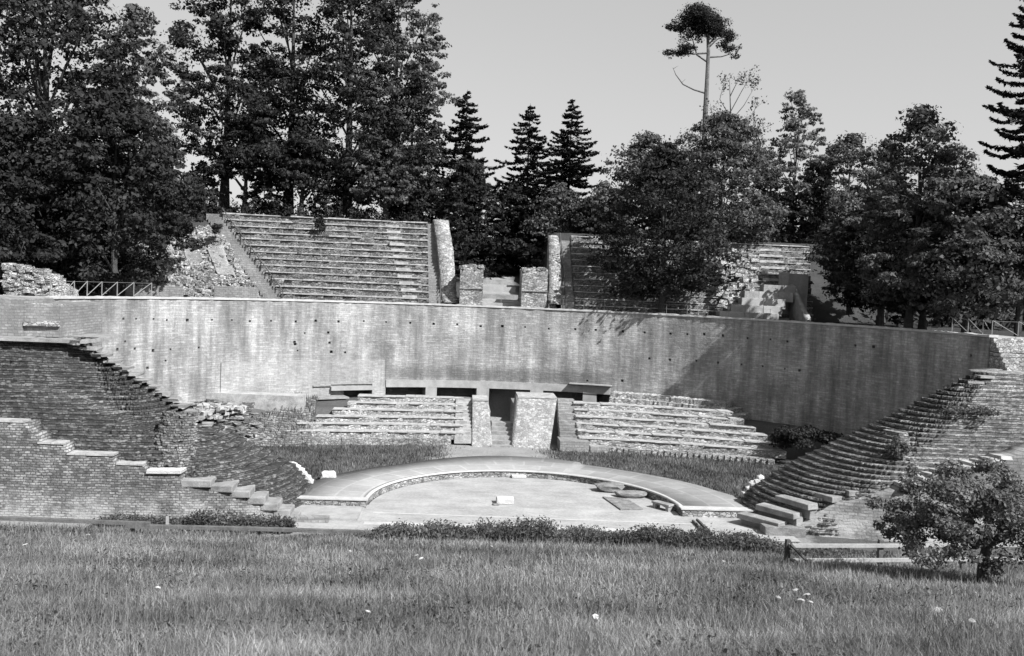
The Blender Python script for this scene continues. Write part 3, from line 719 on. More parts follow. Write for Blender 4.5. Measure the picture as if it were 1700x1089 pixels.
# white boulders by the walk
for (px, py, z, d, lab) in ((546, 786, .75, (1.0, .9, .7), 'pale boulder resting on the left end of the paved walk'), (1252, 806, .8, (.7, .8, .8), 'pale upright boulder at the tip of the right stepped bank'), (1262, 824, .7, (.6, .6, .5), 'small pale boulder wedged beside the right block stair')):
    p = atz(px, py, z); q = MB(); q.boulder((p[0], p[1], z - .1), d); tag(q.build('boulder', 'white_stone'), lab, 'boulder', 'pale boulders beside the walk')
q = MB()
for i, (px, py) in enumerate(((487, 770), (493, 774), (499, 779), (504, 784), (509, 790), (514, 797))):
    p = aty(px, py, 3.0); q.boulder((p[0], p[1], p[2] - .1), (.55, .5, .5), 1)
tag(q.build('edge_rubble', 'white_stone'), 'line of pale stones edging the nose of the left stepped bank', 'rubble')
q = MB()
for i, (px, py) in enumerate(((1238, 818), (1244, 810), (1250, 803), (1257, 797), (1263, 792))):
    p = aty(px, py, 2.2); q.boulder((p[0], p[1], p[2] - .1), (.5, .5, .5), 1)
tag(q.build('edge_rubble', 'white_stone'), 'line of pale stones edging the nose of the right stepped bank', 'rubble')

# objects on the orchestra floor
def frag(px, py, d, rz, lab, mat='fragment', name='stone_fragment', cat='stone', tilt=0., grp='carved stones on the orchestra floor', bev=.05):
    p = atz(px, py, 0.); q = MB(); q.rbox((p[0], p[1], d[2]/2 + .02), d, rz, tilt, .07); return tag(q.build(name, mat, None, bev), lab, cat, grp)
p = atz(1012, 818, 0); q = MB(); q.boulder((p[0], p[1] + .3, .3), (2.1, 1.1, .55)); tag(q.build('stone_fragment', 'fragment'), 'long dark broken column piece lying on the orchestra floor, left of its pair', 'stone', 'carved stones on the orchestra floor')
p = atz(1048, 827, 0); q = MB(); q.boulder((p[0], p[1] + .2, .22), (2.1, .9, .42)); tag(q.build('stone_fragment', 'fragment'), 'lower dark broken column piece lying nearer the right kerb', 'stone', 'carved stones on the orchestra floor')
q = MB(); pts = [atz(*c, .03) for c in ((1000, 826), (1040, 829), (1068, 846), (1030, 847))]
q.hexa([(a[0], a[1], .022) for a in (pts[3], pts[2], pts[1], pts[0])] + [(a[0], a[1], .12) for a in (pts[3], pts[2], pts[1], pts[0])]); tag(q.build('stone_slab', 'fragment', None, .02), 'flat grey slab lying in front of the broken columns', 'stone slab')
bt = thing('stone_bench', 'small dark stone bench tucked against the right kerb', 'bench', atz(1100, 846, 0))
b0 = Vector(atz(1100, 846, 0))
q = MB(); q.rbox((b0.x, b0.y, .42), (1.5, .6, .14), -.9, 0, .03); q.build('seat', 'block', bt, .02)
for sgn in (-1, 1):
    q = MB(); q.rbox((b0.x + sgn*.35, b0.y - sgn*.42, .18), (.25, .55, .36), -.9, 0, .03); q.build('leg', 'block', bt, .02)
frag(838, 836, (1.15, .8, .42), .0, 'pale worn altar block standing alone in the middle of the orchestra', 'white_stone', 'altar_block', 'stone block')
frag(823, 839, (.45, .3, .1), .2, 'dark flat piece standing in for the shadow beside the pale altar block', 'fragment', 'stone_fragment')  # dark piece added where the altar block's cast shadow falls
frag(861, 794, (1.1, .4, .25), .02, 'small pale block lying against the kerb at the back of the orchestra', 'white_stone', 'kerb_block', 'stone block')
frag(573, 838, (.5, .3, .26), .05, 'small white stone lying before the left front wall of the walk', 'white_stone', 'white_stone', 'stone')
for (a, b, lab) in (((1150, 866), (1171, 887), 'left of two dark timbers lying on the stage gravel'), ((1157, 864), (1181, 888), 'right of two dark timbers lying on the stage gravel')):
    A, B = Vector(atz(*a, .05)), Vector(atz(*b, .05)); q = MB(); q.rbox(((A.x + B.x)/2, (A.y + B.y)/2, .1), ((B - A).length, .12, .16), math.atan2(B.y - A.y, B.x - A.x), 0, 0); tag(q.build('timber', 'wood_dark'), lab, 'timber', 'timbers on the stage')
q = MB(); A, B = Vector(atz(1152, 864, .05)), Vector(atz(1176, 888, .05)); q.rbox(((A.x + B.x)/2, (A.y + B.y)/2, .05), ((B - A).length, .26, .05), math.atan2(B.y - A.y, B.x - A.x), 0, 0); tag(q.build('plank', 'wood_pale'), 'pale plank between the two dark timbers on the stage gravel', 'plank')

# ------------------------------------------------------------------ upper seats
UR, UT, NU = .74, 1.0, 13
upL = thing('seat_block', 'tall sunlit upper block of stone seat rows behind the curved wall, left of the gap', 'seating', (-18, 38, 12.4), 'rows of stone seating')
for k in range(NU):
    y0 = 37.6 + k*UT; f = k/(NU - 1)
    xa = -23.6 + (-33.0 + 23.6)*f; xb = -8.0 - .9*f
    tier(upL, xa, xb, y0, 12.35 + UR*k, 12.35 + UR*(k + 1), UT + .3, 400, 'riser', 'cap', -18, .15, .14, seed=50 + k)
sM = thing('stair_flight', 'pale worn half-steps slanting up through the upper left seats, right of their middle', 'stairs', (-9.5, 37, 12.4), 'stair flights in the seating')
steps(sM, -10.6, -9.0, 37.3, 12.2, 26, UR/2, .5, -.135, 'cap')
sL = thing('stair_flight', 'worn stairs with an iron railing along the left edge of the upper seats', 'stairs', (-26, 37, 12.4), 'stair flights in the seating')
steps(sL, -25.2, -23.3, 37.3, 12.2, 26, UR/2, .5, -.39, 'pier')
sR = thing('stair_flight', 'worn stairs along the right edge of the upper left seats, beside the sloping wall', 'stairs', (-7.4, 37, 12.4), 'stair flights in the seating')
steps(sR, -8.0, -6.6, 37.3, 12.2, 26, UR/2, .5, -.035, 'pier')
def railing(name, label, pts, hgt, mat, group, every=1):
    t = thing(name, label, 'railing', pts[0], group)
    for p in pts[::every]:
        q = MB(); q.tube([p, (p[0], p[1], p[2] + hgt)], .06, 6); q.build('post', mat, t)
    q = MB(); q.tube([(p[0], p[1], p[2] + hgt) for p in pts], .055, 6); q.build('handrail', mat, t)
    return t
def zst(y): return 12.35 + UR*(y - 37.6)/UT
railing('stair_railing', 'dark iron handrail beside the left stairs of the upper seats', [(-23.2 - .78*(y - 37.3), y - .4, zst(y)) for y in np.linspace(37.5, 50, 7)], 1.0, 'metal', 'handrails beside the stairs')
railing('stair_railing', 'dark iron handrail beside the right stairs of the upper left seats', [(-6.75 - .07*(y - 37.3), y, zst(y)) for y in np.linspace(37.5, 50, 7)], .95, 'metal', 'handrails beside the stairs')
upR = thing('seat_block', 'shaded upper block of stone seat rows behind the curved wall, right of the gap', 'seating', (20, 38, 12.4), 'rows of stone seating')
for k in range(12):
    y0 = 36.2 + k*.95; f = k/11
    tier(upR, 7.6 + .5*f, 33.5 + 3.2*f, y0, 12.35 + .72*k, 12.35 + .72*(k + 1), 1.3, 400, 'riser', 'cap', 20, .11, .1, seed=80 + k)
sR2 = thing('stair_flight', 'worn stairs with an iron railing along the left edge of the shaded upper seats', 'stairs', (7, 36, 12.4), 'stair flights in the seating')
steps(sR2, 6.1, 7.55, 36., 12.2, 22, .37, .5, .02, 'pier')
railing('stair_railing', 'dark iron handrail beside the stairs right of the gap', [(6.6 + .02*(y - 36), y, 12.35 + .74*(y - 36)) for y in np.linspace(36.2, 46.5, 6)], 1.1, 'metal', 'handrails beside the stairs')
sR3 = thing('stair_flight', 'pale worn stairs climbing the sunlit right end of the upper seats', 'stairs', (29, 36, 12.4), 'stair flights in the seating')
steps(sR3, 28.6, 31.4, 35.9, 12.2, 23, .36, .475, .09, 'cap')
# sloping flank walls of the gap, and front blocks
def slope_wall(name, label, xa0, xa1, xb0, xb1, prof, mat='pier', group=None):
    t = thing(name, label, 'wall', ((xa0 + xa1)/2, prof[0][0], 12.), group)
    n = 44; ys = np.linspace(prof[0][0], prof[-1][0], n); zs = np.interp(ys, [p[0] for p in prof], [p[1] for p in prof]) + rng.uniform(-.06, .06, n)
    w = (ys - ys[0])/(ys[-1] - ys[0]); l = xa0 + (xb0 - xa0)*w; r = xa1 + (xb1 - xa1)*w
    V = []
    for i in range(n): V += [(l[i], ys[i], 12.), (l[i] + rng.uniform(-.04, .04), ys[i], zs[i]), ((l[i] + r[i])/2, ys[i], zs[i] + .06 + rng.uniform(-.04, .04)), (r[i] + rng.uniform(-.04, .04), ys[i], zs[i]), (r[i], ys[i], 12.)]
    fq = grid_faces(n, 5).tolist(); fq += [(0, 1, 2, 4), (2, 3, 4, 4)]
    e = (n - 1)*5; fq += [(e, e + 4, e + 2, e + 1), (e + 2, e + 4, e + 4, e + 3)]
    mesh_np('masonry', V, fq, mat, t); return t
slope_wall('flank_wall', 'pale sloping flank wall along the left side of the gap between upper seats', -6.5, -4.9, -8.3, -6.5, [(37.3, 12.6), (40, 15.2), (43.5, 18.6), (49.6, 22.3), (50.6, 22.3)], 'rubble', 'sloping walls of the central gap')
slope_wall('flank_wall', 'ragged sloping flank wall along the right side of the gap between upper seats', 4.7, 6.05, 5.5, 6.6, [(36.3, 13.), (38., 16.8), (40, 17.6), (43, 19.6), (46.5, 20.9), (47.4, 20.9)], 'rubble', 'sloping walls of the central gap')
for (x0, x1, zt, lab) in ((-4.75, -2.3, 16.5, 'square rubble block wall at the left mouth of the central gap'), (1.85, 4.6, 16.5, 'square rubble block wall at the right mouth of the central gap')):
    t = thing('gap_block', lab, 'wall', ((x0 + x1)/2, 37, 12.3), 'block walls of the central gap')
    V = []; nx_, nz_ = 12, 18
    xs = np.linspace(x0, x1, nx_)
    for j in range(nz_): V.append(np.stack([xs, 36.6 + rng.uniform(-.06, .06, nx_), np.full(nx_, 12.1 + (zt - 12.1)*j/(nz_ - 1)) + (rng.uniform(-.1, .1, nx_) if j == nz_ - 1 else 0)], 1))
    for zz, yy in ((zt, 40.5), (12., 40.5)): V.append(np.stack([xs, np.full(nx_, yy), np.full(nx_, zz)], 1))
    V = np.concatenate(V); fq = grid_faces(nz_ + 2, nx_).tolist()
    for c in (0, nx_ - 1): fq += [(c, c + nx_*(nz_ - 1), c + nx_*nz_, c + nx_*(nz_ + 1))]
    mesh_np('masonry', V, fq, 'rubble', t)
    q = MB()
    for _ in range(46): q.rbox((random.uniform(x0 + .1, x1 - .1), random.uniform(36.6, 38.5), zt + random.uniform(-.05, .3)*random.random()), (random.uniform(.3, .7), .5, random.uniform(.15, .4)), random.uniform(-.4, .4), random.uniform(-.2, .2), .25)
    q.build('loose_top_stones', 'rubble', t)
    q = MB(); q.box(x0 - .02, x1 + .02, 36.47, 36.6, 14.3, 14.38, .03); q.build('string_course', 'pier', t)
pst = thing('stair_flight', 'broad low steps climbing through the shaded central gap', 'stairs', (-.3, 38, 12.4), 'stair flights in the seating')
for i, y in enumerate((38.5, 43., 47.5, 52.)):
    q = MB(); q.box(-2.3, 1.9, y, y + 4.6, 12., 12.9 + i*.85, .03); q.build('step', 'block' if i % 2 else 'concrete', pst)
# pale ashlar steps on the right
ash = thing('block_stair', 'pale cut-stone block steps on the terrace at the right end of the upper seats', 'stairs', (26, 33, 12.4), 'block stairs at the ends of the theatre')
for i, (a, b) in enumerate((((1195, 520), (1294, 520)), ((1214, 508), (1300, 508)), ((1232, 497), (1305, 497)), ((1236, 487), (1318, 487)), ((1268, 477), (1322, 477)))):
    y = 31.2 + i*.9; z = 12.35 + .74*i; A = aty(*a, y); B = aty(*b, y); x = A[0]
    while x < B[0] - .3:
        w = min(random.uniform(1.4, 2.6), B[0] - x); q = MB(); q.box(x, x + w - .03, y + random.uniform(-.06, .06), y + 1.4, z - .3, z + .74, .02); q.build('stone_block', 'concrete' if random.random() < .65 else 'block', ash, .03); x += w
q = MB(); q.box(30.0, 30.7, 36.2, 37.4, 12.2, 17.5, .03); q.box(30.75, 33., 36.6, 37.6, 12.2, 17.4, .03); tag(q.build('gate_pier', 'concrete'), 'pale upright end wall beside the cut-stone block steps', 'wall')
slope_wall('flank_wall', 'dark sloping stair wall right of the cut-stone block steps', 30.3, 30.9, 30.9, 31.5, [(29.8, 12.6), (36.3, 16.2)], 'block', 'sloping walls of the central gap')['label'] = 'short sloping stair wall beside the pale upright end wall, right of the block steps'
def smp(r):
    u, v = r.random(), r.random(); return (22.6 + 4.2*u + 2.*v + r.uniform(-.3, .3), 34.2 + 9*v, 13. + 6.9*v + r.uniform(-.1, .35))
pile('broken_tiers', 'broken stone rubble at the sunlit right end of the shaded upper seats', 'rubble', smp, 240, (.2, .65), 'riser_pale', 'loose stone heaps', 12)

# ruined masonry slope upper left
nx, nv = 70, 60; U, Vv = np.meshgrid(np.linspace(0, 1, nx), np.linspace(0, 1, nv))
x0 = -44 + 18.6*U; x1 = -46 + 12.2*U
rx = x0*(1 - Vv) + x1*Vv; ry = 33.5 + 3*U + (13.5 - 1*U)*Vv
rz = 12.2 + (8.2*Vv + .5*n2(rx*.5, ry*.5, 6) + .25*n2(rx*1.5, ry*1.5, 7))*np.clip(.35 + U*1.3, 0, 1)
rs = thing('ruined_slope', 'ruined rubble slope left of the upper seats, half under the dark trees', 'ruin', (-33, 35, 12.4))
mesh_np('core', np.stack([rx, ry, rz], -1), grid_faces(nv, nx), 'rubble', rs)
q = MB(); r_ = random.Random(3)
for _ in range(1500):
    u, v = r_.random()**.7, r_.random(); i, j = int(v*(nv - 1)), int(u*(nx - 1)); s = r_.uniform(.18, .55)
    q.rbox((rx[i, j] + r_.uniform(-.2, .2), ry[i, j] - .05, rz[i, j] + .1), (s*1.4, s, s*.7), r_.uniform(0, 3), r_.uniform(-.3, .3), .25)
q.build('loose_stones', 'rubble', rs)
for (u0, u1, v0, v1) in ((.5, .58, .42, .62), (.68, .77, .45, .7), (.84, .95, .3, .62)):   # smooth plaster-like faces
    q = MB(); n = 7; uu, vv = np.meshgrid(np.linspace(u0, u1, n), np.linspace(v0, v1, n))
    ii = (vv*(nv - 1)).astype(int); jj = (uu*(nx - 1)).astype(int)
    V = np.stack([rx[ii, jj], ry[ii, jj] - .35, rz[ii, jj] + .25], -1); mesh_np('smooth_face', V, grid_faces(n, n), 'pier', rs, True)
# low walls on the left terrace and small end steps beyond the wall
q = MB(); random.seed(9)
for i in range(420):
    x = random.uniform(-40.5, -35.3); z = random.uniform(12.3, np.interp(x, [-40.5, -37.5, -36.6, -35.3], [14.9, 14.6, 14.0, 12.9])); q.rbox((x, 14 + random.uniform(-.25, .25), z), (random.uniform(.3, .7), .6, random.uniform(.15, .3)), random.uniform(-.2, .2), 0, .2)
tag(q.build('rubble_wall', 'riser_pale'), 'broken rubble wall stub on the terrace at the far left', 'wall')
q = MB(); q.box(-34, -29.3, 21.5, 22.3, 12.2, 13.5, .05); tag(q.build('terrace_wall', 'pier'), 'low wall behind the railing on the left terrace, nearer the far-left stub', 'wall', 'low walls on the left terrace')
q = MB(); q.box(-28.6, -24.6, 30., 30.8, 12.2, 13.6, .05); tag(q.build('terrace_wall', 'pier'), 'low wall behind the railing, in front of the ruined rubble slope', 'wall', 'low walls on the left terrace')
es = thing('end_wall', 'short wall with four rough stone courses beyond the left end of the curved wall', 'wall', (-36, 8, 9.5), 'short walls beyond the curved wall ends')
xa_, xb_ = aty(36, 530, 3.4)[0], aty(97, 530, 3.4)[0]
q = MB(); q.box(-60, xa_, 3.2, 11, 8.5, 12.5, .02); q.build('masonry', 'pier', es)
q = MB(); q.box(xa_, xb_, 3.75, 11, 8.5, 12.2, .03); q.build('recessed_face', 'pier', es)
for k in range(5): q = MB(); q.box(xa_ + .03, xb_ - .05, 3.5 + .26*k, 5.2, 10.75 + .3*k, 11.0 + .3*k, .05); q.build('stone_course', 'riser_pale', es)
es2 = thing('end_wall', 'sunlit stepped stone courses beyond the right end of the curved wall', 'wall', (37, 5, 9.5), 'short walls beyond the curved wall ends')
for k in range(9): q = MB(); q.box(35.1, 46, 3.0 + .3*k, 11., 9.3 + .35*k, 9.62 + .35*k, .05); q.build('stone_course', 'riser_pale', es2)
q = MB(); q.box(32.6, 46, 1.1, 3.2, 9.95, 10.2, .04); tag(q.build('top_slab', 'cap'), 'pale flat ledge capping the top of the right stepped bank', 'ledge')
q = MB(); q.box(-60, -29.5, 1.75, 8.5, 9.8, 10.0, .03); tag(q.build('top_slab', 'block'), 'pale flat ledge capping the top of the left stepped bank', 'ledge')

# railings on the terrace
def stay_fence(name, label, pts, hgt, mat, side):
    t = thing(name, label, 'railing', pts[0], 'railings on the wall top')
    for i, p in enumerate(pts):
        q = MB(); q.tube([p, (p[0], p[1], p[2] + hgt)], .04, 6); q.build('post', mat, t)
        if i < len(pts) - 1:
            n = pts[i + 1]; q = MB()
            a, b = ((p[0], p[1], p[2] + .05), (n[0], n[1], n[2] + hgt)) if side > 0 else ((p[0], p[1], p[2] + hgt), (n[0], n[1], n[2] + .05))
            q.tube([a, b], .03, 6); q.build('diagonal_brace', mat, t)
    q = MB(); q.tube([(p[0], p[1], p[2] + hgt*.97) for p in pts], .012, 5); q.build('wire', mat, t)
    return t
def wtop(px):
    th = hole(px, np.interp(px, [100, 400, 700, 850, 1000, 1190, 1300, 1450, 1560, 1640], [497, 500, 505, 512, 518, 530, 535, 545, 552, 559]))[0]; x, y = wp(th, WR + .5); return (x, y, WTOP + .17)
stay_fence('braced_railing', 'light braced railing on the wall top before the dark trees at left', [wtop(p) for p in (93, 112, 132, 153, 177, 202, 229, 258)], 1.15, 'metal_pale', 1)
e0 = wtop(1572)
stay_fence('braced_railing', 'light braced railing on the wall top at the far right', [wtop(p) for p in (1572, 1598, 1622)] + [(35.6, 6.6, 12.6), (37.4, 6.2, 12.6), (39.5, 6.0, 12.6)], 1.1, 'metal_pale', -1)
wf = thing('wire_fence', 'thin wire fence with slim posts along the top of the curved wall', 'fence', wtop(700), 'railings on the wall top')
wpts = [wtop(p) for p in range(288, 1290, 34)]
for p in wpts:
    q = MB(); q.tube([p, (p[0], p[1], p[2] + 1.0)], .02, 5); q.build('post', 'metal_pale', wf)
for h in (.5, .97):
    q = MB(); q.tube([(p[0], p[1], p[2] + h) for p in wpts], .006, 4); q.build('wire', 'metal_pale', wf)

# ------------------------------------------------------------------ foreground fences
def at_d(px, py, d):
    r = ray(px, py); t = d/ (math.cos(YAW)*r[1] - math.sin(YAW)*r[0]); return Vector((CX + r[0]*t, -CD + r[1]*t, CH + r[2]*t))
def gz(x, y): return float(ground_z(np.array([x]), np.array([y]))[0])
fe = thing('rail_fence', 'two-rail wooden fence with braced end post beside the fruit tree', 'fence', tuple(at_d(1310, 930, 25)))
tops = [at_d(1308, 903, 25.), at_d(1462, 903, 25.6), at_d(1600, 902, 26.2), at_d(1745, 902, 26.8)]
for i, p in enumerate(tops):
    q = MB(); g = gz(p.x, p.y); q.rbox((p.x, p.y, (p.z + .12 + g - .3)/2), (.13, .12, p.z + .12 - g + .3), .1, 0, .04); q.build('post', 'wood_dark' if i == 0 else 'wood', fe)
for dz, nm in ((-.02, 'rail'), (-.44, 'rail')):
    for i in range(3):
        a, b = tops[i] + Vector((0, -.1, dz)), tops[i + 1] + Vector((0, -.1, dz)); q = MB()
        nrm = Vector((0, 0, .05)); s = Vector((0, .035, 0)); q.hexa([a - nrm - s, b - nrm - s, b - nrm + s, a - nrm + s, a + nrm - s, b + nrm - s, b + nrm + s, a + nrm + s]); q.build('rail', 'wood_pale', fe)
for a, b in (((1312, 903), (1342, 934)), ((1312, 928), (1328, 936))):
    A, B = at_d(*a, 24.85), at_d(*b, 24.7); q = MB(); q.tube([A, B], .045, 6); q.build('brace', 'wood_dark', fe)
lf = thing('log_barrier', 'long low wooden rail with short posts at the meadow edge on the left', 'fence', tuple(at_d(300, 880, 31)))
lp = [at_d(-60, 857, 29.5), at_d(220, 868, 30.6), at_d(430, 876, 31.2), at_d(657, 883, 31.8)]
for i, p in enumerate(lp):
    g = gz(p.x, p.y); q = MB(); q.rbox((p.x, p.y, (p.z + g - .3)/2), (.12, .12, p.z - g + .3), .1, 0, .04); q.build('post', 'wood', lf)
for a, b, off in ((lp[0], lp[1] + Vector((.6, 0, .0)), 0), (lp[1] + Vector((-.2, 0, -.07)), lp[2], .1), (lp[2], lp[3], .1)):
    q = MB(); s = Vector((0, .09, 0)); n_ = Vector((0, 0, .07)); o_ = Vector((0, -off, 0)); q.hexa([a - n_ - s + o_, b - n_ - s + o_, b - n_ + s + o_, a - n_ + s + o_, a + n_*.6 - s + o_, b + n_*.6 - s + o_, b + n_*.6 + s + o_, a + n_*.6 + s + o_]); q.build('rail', 'wood', lf)
for (px, py0, py1, d, lab) in ((278, 857, 880, 50, 'pale wooden stake among the weeds, left of its two neighbours'), (379, 857, 873, 51.5, 'short pale stake in the middle of the dark weeds'), (468, 857, 876, 52, 'pale wooden stake at the right end of the dark weeds')):
    a, b = at_d(px, py0, d), at_d(px, py1, d); q = MB(); q.rbox((a.x, a.y, (a.z + b.z - .4)/2), (.13, .13, a.z - b.z + .4), 0, 0, .05); tag(q.build('stake', 'wood_pale'), lab, 'stake', 'stakes before the left wall')

# ------------------------------------------------------------------ foliage
def leaf_quads(C, Nn, L, W, r):
    n = len(C); t = r.normal(size=(n, 3)); t -= (t*Nn).sum(1, keepdims=True)*Nn; t /= np.linalg.norm(t, axis=1, keepdims=True) + 1e-9
    b = np.cross(Nn, t); L = L[:, None]; W = W[:, None]
    v = np.stack([C - t*L*.5, C + b*W*.5 + t*L*.05, C + t*L*.5, C - b*W*.5 + t*L*.05], 1)
    return v.reshape(-1, 3)
def build_leaves(name, V, mat, parent, kinds=None):
    n = len(V)//4; o = mesh_np(name, V, np.arange(n*4).reshape(-1, 4), mat, parent)
    return o
def blobs_leaves(centres, radii, n, size, r, up=.35):
    centres = np.asarray(centres); radii = np.asarray(radii)
    w = (radii.prod(1))**(2/3.); idx = r.choice(len(centres), n, p=w/w.sum())
    d = r.normal(size=(n, 3)); d /= np.linalg.norm(d, axis=1, keepdims=True)
    rad = r.uniform(.15, 1, n)**.45*(1 + .18*np.sin(9*d[:, 0] + idx)*np.sin(8*d[:, 2] + 2*idx) + .1*r.normal(size=n))
    C = centres[idx] + d*radii[idx]*rad[:, None]
    nn = d*.8 + r.normal(size=(n, 3))*.5 + np.array([0, 0, up]); nn /= np.linalg.norm(nn, axis=1, keepdims=True)
    L = size*np.clip(np.exp(r.normal(-.12, .38, n)), .3, 1.55); return leaf_quads(C, nn, L, L*r.uniform(.45, .8, n), r)
def broadleaf(name, label, pxc, py_base, py_top, pw, y, mat='leaf', n=9000, size=.42, trunk_to=.25, seed=1, nb=46, open_=1., lean=0., cat='tree', group=None, bark='bark', zb=None, low=.0, tr=.3, fill=.5):
    r = np.random.default_rng(seed); b = np.array(aty(pxc, py_base, y)); tp = np.array(aty(pxc + lean, py_top, y)); s = (y + CD)/F
    if zb is not None: b[2] = zb
    H = tp[2] - b[2]; Wd = pw*s/2
    t = thing(name, label, cat, tuple(b), group)
    cz0 = H*max(low, .0); cc = []
    rr = []
    tries = 0
    while len(cc) < nb and tries < 4000:
        tries += 1
        f = r.uniform(0, 1); a = r.uniform(0, 2*PI); prof = math.sin(PI*min(1, (f*.86 + .14))**.8)**.7; q = r.uniform(.25, 1)**.5
        z = cz0 + (H - cz0)*f; rad = Wd*r.uniform(.2, .36)*open_*(.75 + .35*prof)
        c = np.array([Wd*prof*q*math.cos(a)*.86, Wd*prof*q*math.sin(a)*.86, z])
        if c[2] + rad*.8 > H: c[2] = H - rad*.8
        cc.append(b + c + np.array([lean*s*f, 0, 0])); rr.append([rad*1.15, rad*1.15, rad*.72])
    cc.append(np.array([tp[0], tp[1], tp[2] - Wd*.18])); rr.append([Wd*.2]*3)
    n = int(n*1.5); size *= .9
    V = blobs_leaves(cc, rr, int(n*.55), size, r)
    nt_ = int(nb*5.); f = r.uniform(0, 1, nt_)**.9; a = r.uniform(0, 2*PI, nt_); prof = np.sin(PI*np.minimum(1, f*.86 + .14)**.8)**.75; rag = 1 + .22*np.sin(3*a + 6*f + seed) + .16*np.sin(5*a - 13*f + 2*seed) + .12*r.normal(size=nt_)
    q_ = Wd*prof*r.uniform(.12, 1, nt_)**.5*rag
    C = np.stack([b[0] + lean*s*f + q_*np.cos(a), b[1] + q_*np.sin(a), b[2] + cz0 + (H - cz0)*f*.97 + r.uniform(-.03, .03, nt_)*H], 1)
    rt = Wd*r.uniform(.06, .17, nt_)*(1.15 - .45*f); R_ = np.stack([rt*1.2, rt*1.2, rt*.5], 1)
    V = np.concatenate([blobs_leaves(cc, rr, int(n*.32), size, r), blobs_leaves(C, R_, int(n*1.0), size, r, .5)])
    q = MB(); pts = []; n_ = 7
    for i in range(n_): f = i/(n_ - 1); pts.append(b + np.array([lean*s*f + .25*math.sin(3*f + seed)*f, .2*math.sin(4*f + seed), -.3 + H*.88*f]))
    q.tube(pts, [tr*(1.15 - f*1.05)*(1.35 if f == 0 else 1) for f in np.linspace(0, 1, n_)], 8)
    ci = sorted(range(len(cc)), key=lambda i: -rr[i][0])[:18]
    for i in ci:
        f = np.clip((cc[i][2] - b[2])/H - .18, .12, .8); st = b + np.array([lean*s*f + .25*math.sin(3*f + seed)*f, .2*math.sin(4*f + seed), H*.88*f]); mid = (st + cc[i])/2 + np.array([0, 0, .4])
        q.tube([st, mid, cc[i]], [tr*.38*(1 - f*.5), tr*.25, tr*.08], 5)
    q.build('trunk', bark, t)
    build_leaves('crown', V, mat, t); return t
def spruce(name, label, pxc, py_base, py_top, pw, y, seed=1, mat='needle', whorls=26, zb=None, low=.04, group=None, size=.85, per=80, power=.74, droop=.22):
    r = np.random.default_rng(seed); b = np.array(aty(pxc, py_base, y)); tp = np.array(aty(pxc, py_top, y)); s = (y + CD)/F
    if zb is not None: b[2] = zb
    H = tp[2] - b[2]; Wd = pw*s/2; t = thing(name, label, 'tree', tuple(b), group)
    q = MB(); q.tube([b + np.array([0, 0, -.3]), b + np.array([0, 0, H*.5]), b + np.array([0, 0, H*.99])], [.3, .17, .02], 7)
    Cs, Ns, Ls, Ws = [], [], [], []
    for k in range(whorls):
        f = low + (1 - low)*(k + r.uniform(-.3, .3))/whorls; f = min(max(f, low), .985); nbr = r.integers(6, 9); a0 = r.uniform(0, 6.3)
        for j in range(nbr):
            a = a0 + 2*PI*j/nbr + r.uniform(-.25, .25); f_ = min(max(f + r.uniform(-.55, .55)/whorls, low), .985); L = (Wd*(1 - f_)**power + .12)*r.uniform(.5, 1.15)
            dv = np.array([math.cos(a), math.sin(a), 0]); base = b + np.array([0, 0, H*f_]); sd = np.array([-dv[1], dv[0], 0])
            m = max(4, int(per*L/3.) + 3); u = r.uniform(.12, 1, m)**.8
            side = r.uniform(-1, 1, m)*(.34*L*(1.05 - u)); dr = -droop*L*u*1.6 + .28*L*u**3 - .1*np.abs(side) - r.uniform(0, .22, m)
            P = base + dv*(u*L)[:, None] + sd*side[:, None]; P[:, 2] += dr
            nn = np.tile(np.array([0, 0, 1.]), (m, 1)) + r.normal(size=(m, 3))*.4 - dv*.25; nn /= np.linalg.norm(nn, axis=1, keepdims=True)
            Cs.append(P); Ns.append(nn); l = size*r.uniform(.7, 1.4, m)*(.55 + .45*(1 - f)); Ls.append(l); Ws.append(l*r.uniform(.3, .55, m))
            q.tube([base, base + dv*L*.5 + np.array([0, 0, -droop*L*.7]), base + dv*L*.9 + np.array([0, 0, -droop*L*1.2 + .15*L])], [.05, .03, .01], 4, False)
    q.build('trunk', 'bark', t)
    build_leaves('crown', leaf_quads(np.concatenate(Cs), np.concatenate(Ns), np.concatenate(Ls), np.concatenate(Ws), r), mat, t); return t

G = 'trees behind the theatre'
ZT_ = 12.3
broadleaf('broadleaf_tree', 'huge dark broadleaf tree filling the upper left corner', 70, 480, -120, 330, 24, 'leaf_dark', 21000, .42, seed=1, nb=64, open_=.78, zb=ZT_, low=.22, group=G, tr=.5)
broadleaf('broadleaf_tree', 'leafy tree leaning right beside the narrow sky gap at upper left', 205, 470, 8, 175, 30, 'leaf', 11000, .4, seed=2, nb=40, open_=.8, zb=ZT_, low=.3, group=G, tr=.35, lean=12)
broadleaf('broadleaf_tree', 'dark low broadleaf tree over the left railing, below the sky gap', 190, 490, 150, 240, 21, 'leaf_dark', 15000, .4, seed=3, nb=50, open_=.95, zb=ZT_, low=.1, group=G)
broadleaf('broadleaf_tree', 'dense dark tree at the left edge above the broken rubble wall', 40, 490, 190, 220, 19, 'leaf_dark', 13000, .4, seed=4, nb=46, open_=1., zb=ZT_, low=.05, group=G)
broadleaf('broadleaf_tree', 'small spreading tree hanging over the ruined rubble slope', 268, 430, 215, 130, 33, 'leaf_dark', 7000, .36, seed=5, nb=34, open_=.9, low=.2, group=G, tr=.2)
broadleaf('broadleaf_tree', 'tall tree with bare straight lower trunk at the left end of the upper seats', 372, 345, -110, 200, 60, 'leaf_dark', 15000, .46, seed=6, nb=52, open_=.72, low=.16, group=G, tr=.5)
